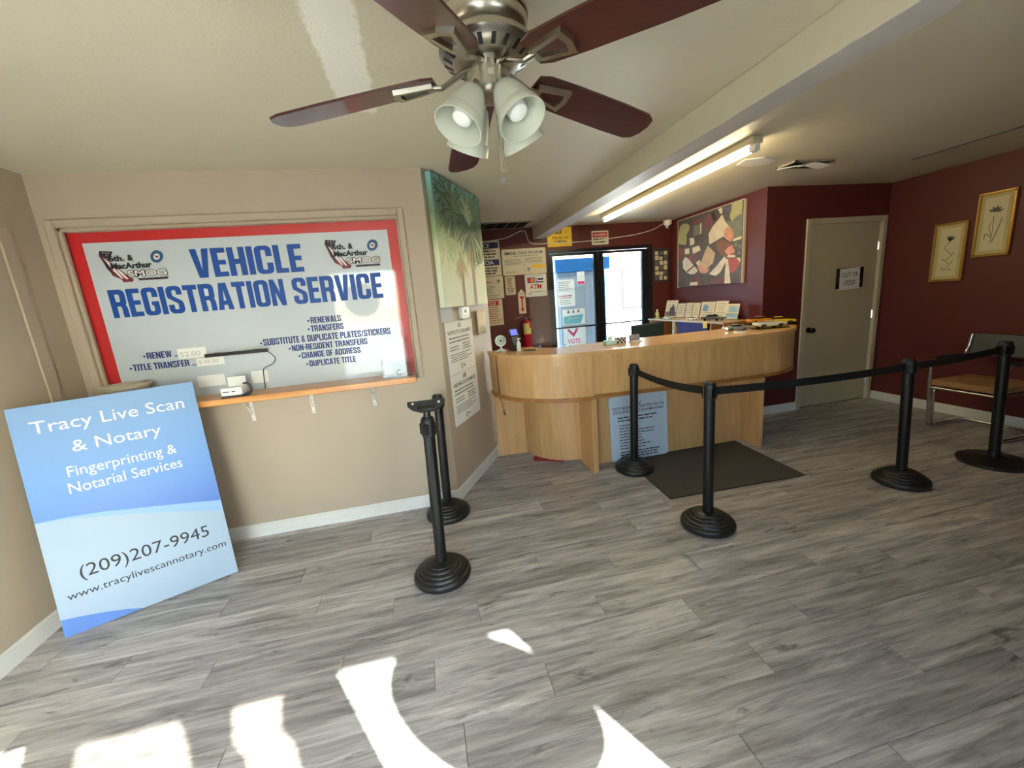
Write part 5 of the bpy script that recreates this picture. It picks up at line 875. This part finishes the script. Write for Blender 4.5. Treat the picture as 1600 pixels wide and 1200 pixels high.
o = thing('round_coaster', 'small white and black round coaster on the counter before the model cars', 'coaster', (2.78, 3.16, MT)); bm = B(); lathe(bm, [(0, 0), (0.05, 0), (0.052, 0.006), (0.048, 0.014), (0, 0.014)], 28); obj('disc', bm, 'white', o, True); bm = B(); box(bm, -0.03, 0.0, -0.02, 0.02, 0.014, 0.0155); box(bm, 0.01, 0.04, -0.015, 0.015, 0.014, 0.0155); obj('dark_mark', bm, 'ink', o)

# ------------------------------------------------------------------ model cars
M['tyre'] = mat('tyre', (24, 24, 25), 0.6)
def model_car(label, loc, rz, body, L=0.26, roof=None, conv=False, low=None, base=None):
    o = thing('model_car', label, 'model car', loc, rz, group='collectible model cars'); k = L/0.26; mb = mat('car_paint', body, 0.2, 0, 0.02, coat=0.6); W = 0.05*k; z0 = 0.004*0; zb = 0.0
    if base: obj('display_base', box(B(), -L*0.56, L*0.56, -W*1.25, W*1.25, 0, 0.012, 0.002), 'black_gloss', o); zb = 0.012
    side = [(-0.5, 0.07), (-0.5, 0.15), (-0.47, 0.185), (-0.28, 0.195), (-0.18, 0.20), (0.12, 0.20), (0.2, 0.19), (0.44, 0.165), (0.5, 0.14), (0.505, 0.08), (0.42, 0.06), (0.38, 0.105), (0.30, 0.125), (0.22, 0.105), (0.18, 0.055), (-0.18, 0.055), (-0.22, 0.105), (-0.30, 0.125), (-0.38, 0.105), (-0.42, 0.06)]
    T = Matrix.Translation((0, 0, zb)) @ Matrix.Rotation(PI/2, 4, 'X'); bm = B(); pr = [(x*L, y*L) for x, y in side]
    inn = [bm.verts.new((x, y, -W*0.86 if y > 0.15*L else -W)) for x, y in pr]; out = [bm.verts.new((x, y, W*0.86 if y > 0.15*L else W)) for x, y in pr]
    bridge(bm, inn, out); bm.faces.new(inn); bm.faces.new(out); bmesh.ops.transform(bm, matrix=T, verts=bm.verts); bmesh.ops.triangulate(bm, faces=[f for f in bm.faces if len(f.verts) > 4]); obj('body', bm, mb, o, True)
    if conv:
        bm = B(); box(bm, -0.2*L, 0.1*L, -W*0.7, W*0.7, 0.199*L+zb, 0.205*L+zb); obj('cockpit', bm, mat('car_interior', (120, 60, 58), 0.6), o); bm = B(); box(bm, -0.002, 0.002, -W*0.75, W*0.75, 0, 0.09*L, 0, Matrix.Translation((0.12*L, 0, 0.2*L+zb)) @ Matrix.Rotation(math.radians(-32), 4, 'Y')); obj('windscreen', bm, 'acrylic', o)
    else:
        def cab(ins, zt, z_, sh): return [(-0.26+ins, -W*sh, z_), (0.16-ins*1.4, -W*sh, z_), (0.16-ins*1.4, W*sh, z_), (-0.26+ins, W*sh, z_)]
        bm = B(); a = [bm.verts.new((x*L, y, z)) for x, y, z in cab(0, 0, 0.197*L+zb, 0.84)]; b = [bm.verts.new((x*L, y, z)) for x, y, z in cab(0.075, 0, 0.268*L+zb, 0.66)]; bridge(bm, a, b); bm.faces.new(b); obj('cabin_glass', bm, 'black_gloss', o)
        bm = B(); c_ = [(x*L, y, 0.269*L+zb) for x, y, z in cab(0.07, 0, 0, 0.68)]; d_ = [(x, y, z+0.012*L) for x, y, z in c_]; box(bm, c_[0][0], c_[1][0], c_[0][1], c_[2][1], c_[0][2]-0.002, c_[0][2]+0.012*L, 0.002); obj('roof', bm, mb if roof is None else M[roof], o)
    for x in (-0.30, 0.30):
        for s in (-1, 1):
            bm = B(); cyl(bm, (x*L, s*W*0.72, 0.062*L+zb), (x*L, s*W*1.02, 0.062*L+zb), 0.062*L, seg=16); w_ = obj('wheel', bm, 'tyre', o, True); bm = B(); cyl(bm, (x*L, s*W*1.0, 0.062*L+zb), (x*L, s*W*1.05, 0.062*L+zb), 0.036*L, seg=12); obj('hubcap', bm, 'chrome', w_, True)
    for x in (-0.505, 0.508): obj('bumper', box(B(), x*L-0.004, x*L+0.004, -W*0.98, W*0.98, 0.075*L+zb, 0.095*L+zb, 0.001), 'chrome', o)
    return o
model_car('grey model car on the counter, left of the white convertible', (2.93, 3.36, MT), math.radians(-20), (132, 136, 142), 0.2)
model_car('white convertible model car on a black base at the counter corner', (3.19, 3.26, MT), math.radians(-12), (226, 222, 208), 0.27, conv=True, base=True)
model_car('yellow and black model car nearest the beige door', (3.47, 3.42, MT), math.radians(-20), (238, 200, 40), 0.25, roof='yellow', base=True)
model_car('orange model car behind the yellow one on the counter', (3.44, 3.62, MT), math.radians(-15), (240, 150, 40), 0.26, base=True)

# ------------------------------------------------------------------ desk hutch behind the counter, certificates on it
hu = thing('desk_hutch', 'low wooden desk hutch with a blue panel behind the counter', 'hutch', (0, 0, 0)); HZ = 1.095
obj('top_board', box(B(), 3.17, 3.56, 3.84, 5.36, HZ-0.02, HZ, 0.003), 'maple_flat', hu); obj('edge_strip', box(B(), 3.158, 3.17, 3.84, 5.36, HZ-0.02, HZ+0.002), 'door_frame', hu)
for y in (3.85, 4.05, 4.72, 5.33): obj('upright', box(B(), 3.18, 3.55, y, y+0.022, 0.74, HZ-0.02), 'maple', hu)
obj('back_board', box(B(), 3.54, 3.56, 3.85, 5.34, 0.74, HZ-0.02), mat('brown_board', (116, 84, 66), 0.6), hu); obj('blue_panel', box(B(), 3.165, 3.18, 4.10, 4.66, 0.80, HZ-0.022), mat('blue_fabric_panel', (44, 52, 128), 0.8, 0, 0.1, 60), hu); obj('post', box(B(), 3.16, 3.18, 4.74, 4.765, 0.74, HZ-0.02), 'white_trim', hu)
obj('desk_top', box(B(), 2.95, 3.56, 3.80, 5.38, 0.71, 0.74, 0.003), 'maple_flat', hu)
for y in (3.82, 5.33): obj('desk_leg_panel', box(B(), 3.0, 3.55, y, y+0.025, 0, 0.71), 'maple', hu)
o = panel('sticky_note', 'yellow sticky note on the hutch front beside the blue panel', 'note', frame((3.157, 4.16, 1.015), (0, -1, 0.1), (0, 0, 1)), 0.075, 0.075, 0.0008, mat('note_yellow', (236, 216, 120), 0.7), part='sheet')
cert = [(5.205, 0.25, 0.245, 'dark photo certificate, leftmost in the row', 1), (4.99, 0.17, 0.20, 'thin framed certificate second from the left', 0), (4.815, 0.17, 0.205, 'thin framed certificate third from the left', 0), (4.655, 0.14, 0.205, 'narrow framed certificate with green print', 2), (4.46, 0.24, 0.215, 'wide framed certificate with blue emblem', 3), (4.235, 0.20, 0.22, 'framed certificate partly behind the last one', 0), (4.03, 0.20, 0.19, 'pale blue unframed certificate, rightmost in the row', 4)]
for i, (yc, w, h, lb_, kd) in enumerate(cert):
    o = thing('certificate', 'cream ' + lb_ if kd in (0, 2) else lb_, 'certificate', mtx=frame((3.40+0.012*(i % 3), yc+w/2, HZ), (0.10, -1, 0), (0.22, 0, 1)), group='certificates standing on the hutch'); f = 0.008
    if kd != 4:
        bm = B()
        for a in ((0, w, 0, f), (0, w, h-f, h), (0, f, f, h-f), (w-f, w, f, h-f)): box(bm, a[0], a[1], a[2], a[3], -0.008, 0.003)
        obj('frame', bm, mat('wood_frame', (132, 104, 84), 0.5), o)
    obj('sheet', box(B(), f, w-f, f, h-f, -0.006, 0.0), 'cream_paper', o)
    if kd == 1: bm = B(); poly(bm, [(0.09, 0.02), (0.21, 0.02), (0.20, 0.12), (0.17, 0.16), (0.15, 0.19), (0.13, 0.15), (0.10, 0.13)], 0.001); obj('dark_photo', bm, 'darkgrey', o); bm = B(); rect(bm, 0.02, 0.23, 0.02, 0.08, 0.0006); obj('brown_ground', bm, 'pa_brown', o)
    elif kd == 3: bm = B(); poly(bm, [(0.03, 0.10), (0.12, 0.09), (0.13, 0.16), (0.06, 0.18)], 0.001); obj('blue_emblem', bm, mat('pale_blue_ink', (126, 156, 206), 0.7), o)
    elif kd == 4: bm = B(); rect(bm, 0.015, w-0.015, 0.015, 0.07, 0.0006); rect(bm, 0.06, w-0.015, 0.085, 0.15, 0.0006); obj('blue_field', bm, mat('sky_blue_ink', (160, 198, 216), 0.7), o)
    fine_print(o, lines(0.02, w-0.02, h-0.03, 6, (h-0.06)/6, 0.008, 0.4, i, True), 'ink_soft' if kd != 2 else mat('green_ink', (112, 140, 96), 0.7), 0.0014, seed=i)
model_car('tiny white model car on the hutch edge left of the blue panel', (3.23, 4.98, HZ), math.radians(-75), (224, 222, 216), 0.13)
model_car('small white model car on the hutch above the blue panel', (3.23, 4.46, HZ), math.radians(-80), (230, 228, 222), 0.14)
model_car('dark grey model car on the hutch before the certificates', (3.26, 4.12, HZ+0.001), math.radians(-75), (92, 94, 98), 0.26)
o = thing('soap_bottle', 'small yellow green bottle at the left end of the hutch', 'bottle', (3.21, 5.20, HZ)); bm = B(); lathe(bm, [(0, 0), (0.024, 0), (0.026, 0.006), (0.026, 0.075), (0.012, 0.095), (0.010, 0.11), (0, 0.11)], 20); obj('body', bm, mat('yellow_green_liquid', (206, 208, 128), 0.25), o, True); bm = B(); cyl(bm, (0, 0, 0.108), (0, 0, 0.13), 0.011, seg=12); obj('cap', bm, 'white', o, True); obj('label_print', box(B(), -0.0275, -0.026, -0.012, 0.012, 0.02, 0.055), 'ink', o)

# office chair behind the counter
oc = thing('office_chair', 'dark green office chair back showing behind the counter', 'chair', (2.50, 4.25, 0), math.radians(15)); M['chair_cloth'] = mat('dark_green_fabric', (40, 56, 58), 0.85, 0, 0.15, 80)
bm = B(); box(bm, -0.24, 0.24, -0.035, 0.035, 0.66, 1.13, 0.034, seg=3); obj('backrest', bm, 'chair_cloth', oc, True); bm = B(); box(bm, -0.25, 0.25, 0.0, 0.48, 0.45, 0.53, 0.03, seg=3); obj('seat', bm, 'chair_cloth', oc, True)
bm = B(); cyl(bm, (0, 0.24, 0.12), (0, 0.24, 0.45), 0.03); obj('gas_post', bm, 'black', oc, True); obj('back_bracket', box(B(), -0.03, 0.03, 0.02, 0.05, 0.46, 0.8), 'black', oc)
for k in range(5):
    a = 2*PI*k/5; bm = B(); tube(bm, [(0, 0.24, 0.13), (0.28*math.cos(a), 0.24+0.28*math.sin(a), 0.085)], (0.02, 0.014), 8); lg = obj('leg', bm, 'black', oc, True); bm = B(); ball(bm, (0.28*math.cos(a), 0.24+0.28*math.sin(a), 0.035), 0.035, 12, 6); obj('caster', bm, 'black', lg, True)

# ------------------------------------------------------------------ outside the glass doors
ki = thing('outdoor_kiosk', 'tall pale blue kiosk with bright blue header outside the glass doors', 'kiosk', (2.40, 6.32, -0.13)); M['kiosk'] = mat('kiosk_pale_blue', (168, 196, 224), 0.45); M['kiosk_blue'] = mat('kiosk_bright_blue', (64, 160, 248), 0.4)
obj('cabinet', box(B(), -0.38, 0.24, -0.3, 0.4, 0, 2.0, 0.02), 'kiosk', ki); obj('header', box(B(), -0.40, 0.50, -0.34, 0.42, 2.0, 2.19, 0.015), 'kiosk_blue', ki); obj('side_post', box(B(), 0.24, 0.42, -0.3, 0.3, 0, 2.0), 'kiosk_blue', ki); obj('door_panel', box(B(), -0.35, 0.20, -0.325, -0.3, 0.2, 1.92, 0.004), mat('kiosk_panel', (196, 212, 230), 0.4), ki)
wb = thing('neighbour_building', 'white sunlit building across the yard behind the doors', 'building', (8.0, 14.0, -0.13)); obj('wall', box(B(), -7, 9, 0, 0.3, 0, 3.6), mat('white_stucco', (236, 234, 228), 0.8, bump=0.3, bscale=20), wb); obj('roof_edge', box(B(), -7.1, 9.1, -0.4, 0.4, 3.6, 3.85), 'grey', wb)
for x in (-4.2, -0.8, 2.6):
    w_ = obj('window', box(B(), x, x+1.6, -0.03, 0.0, 1.0, 2.4), 'alu', wb); obj('pane', box(B(), x+0.06, x+1.54, -0.04, -0.03, 1.06, 2.34), mat('dark_pane', (120, 140, 160), 0.1), w_)
tk = thing('tree', 'leafy green tree standing beyond the white building', 'tree', (9.2, 17.0, -0.13)); bm = B(); cyl(bm, (0, 0, 0), (0, 0, 3.2), 0.18, 0.12, 12); obj('trunk', bm, mat('bark', (96, 78, 60), 0.9), tk); rnd = random.Random(4); bm = B()
for i in range(1400):
    d = Vector((rnd.gauss(0, 1), rnd.gauss(0, 1), rnd.gauss(0, 0.8))); d = d.normalized()*rnd.uniform(0.5, 1.7); p = Vector((0, 0, 4.4))+d; u = Vector((rnd.gauss(0, 1), rnd.gauss(0, 1), rnd.gauss(0, 1))).normalized()*0.12; v = u.orthogonal().normalized()*0.06; bm.faces.new([bm.verts.new(q) for q in (p-u, p+v, p+u, p-v)])
f_ = obj('foliage', bm, mat('leaf_green', (110, 130, 70), 0.7), tk); f_['kind'] = 'stuff'
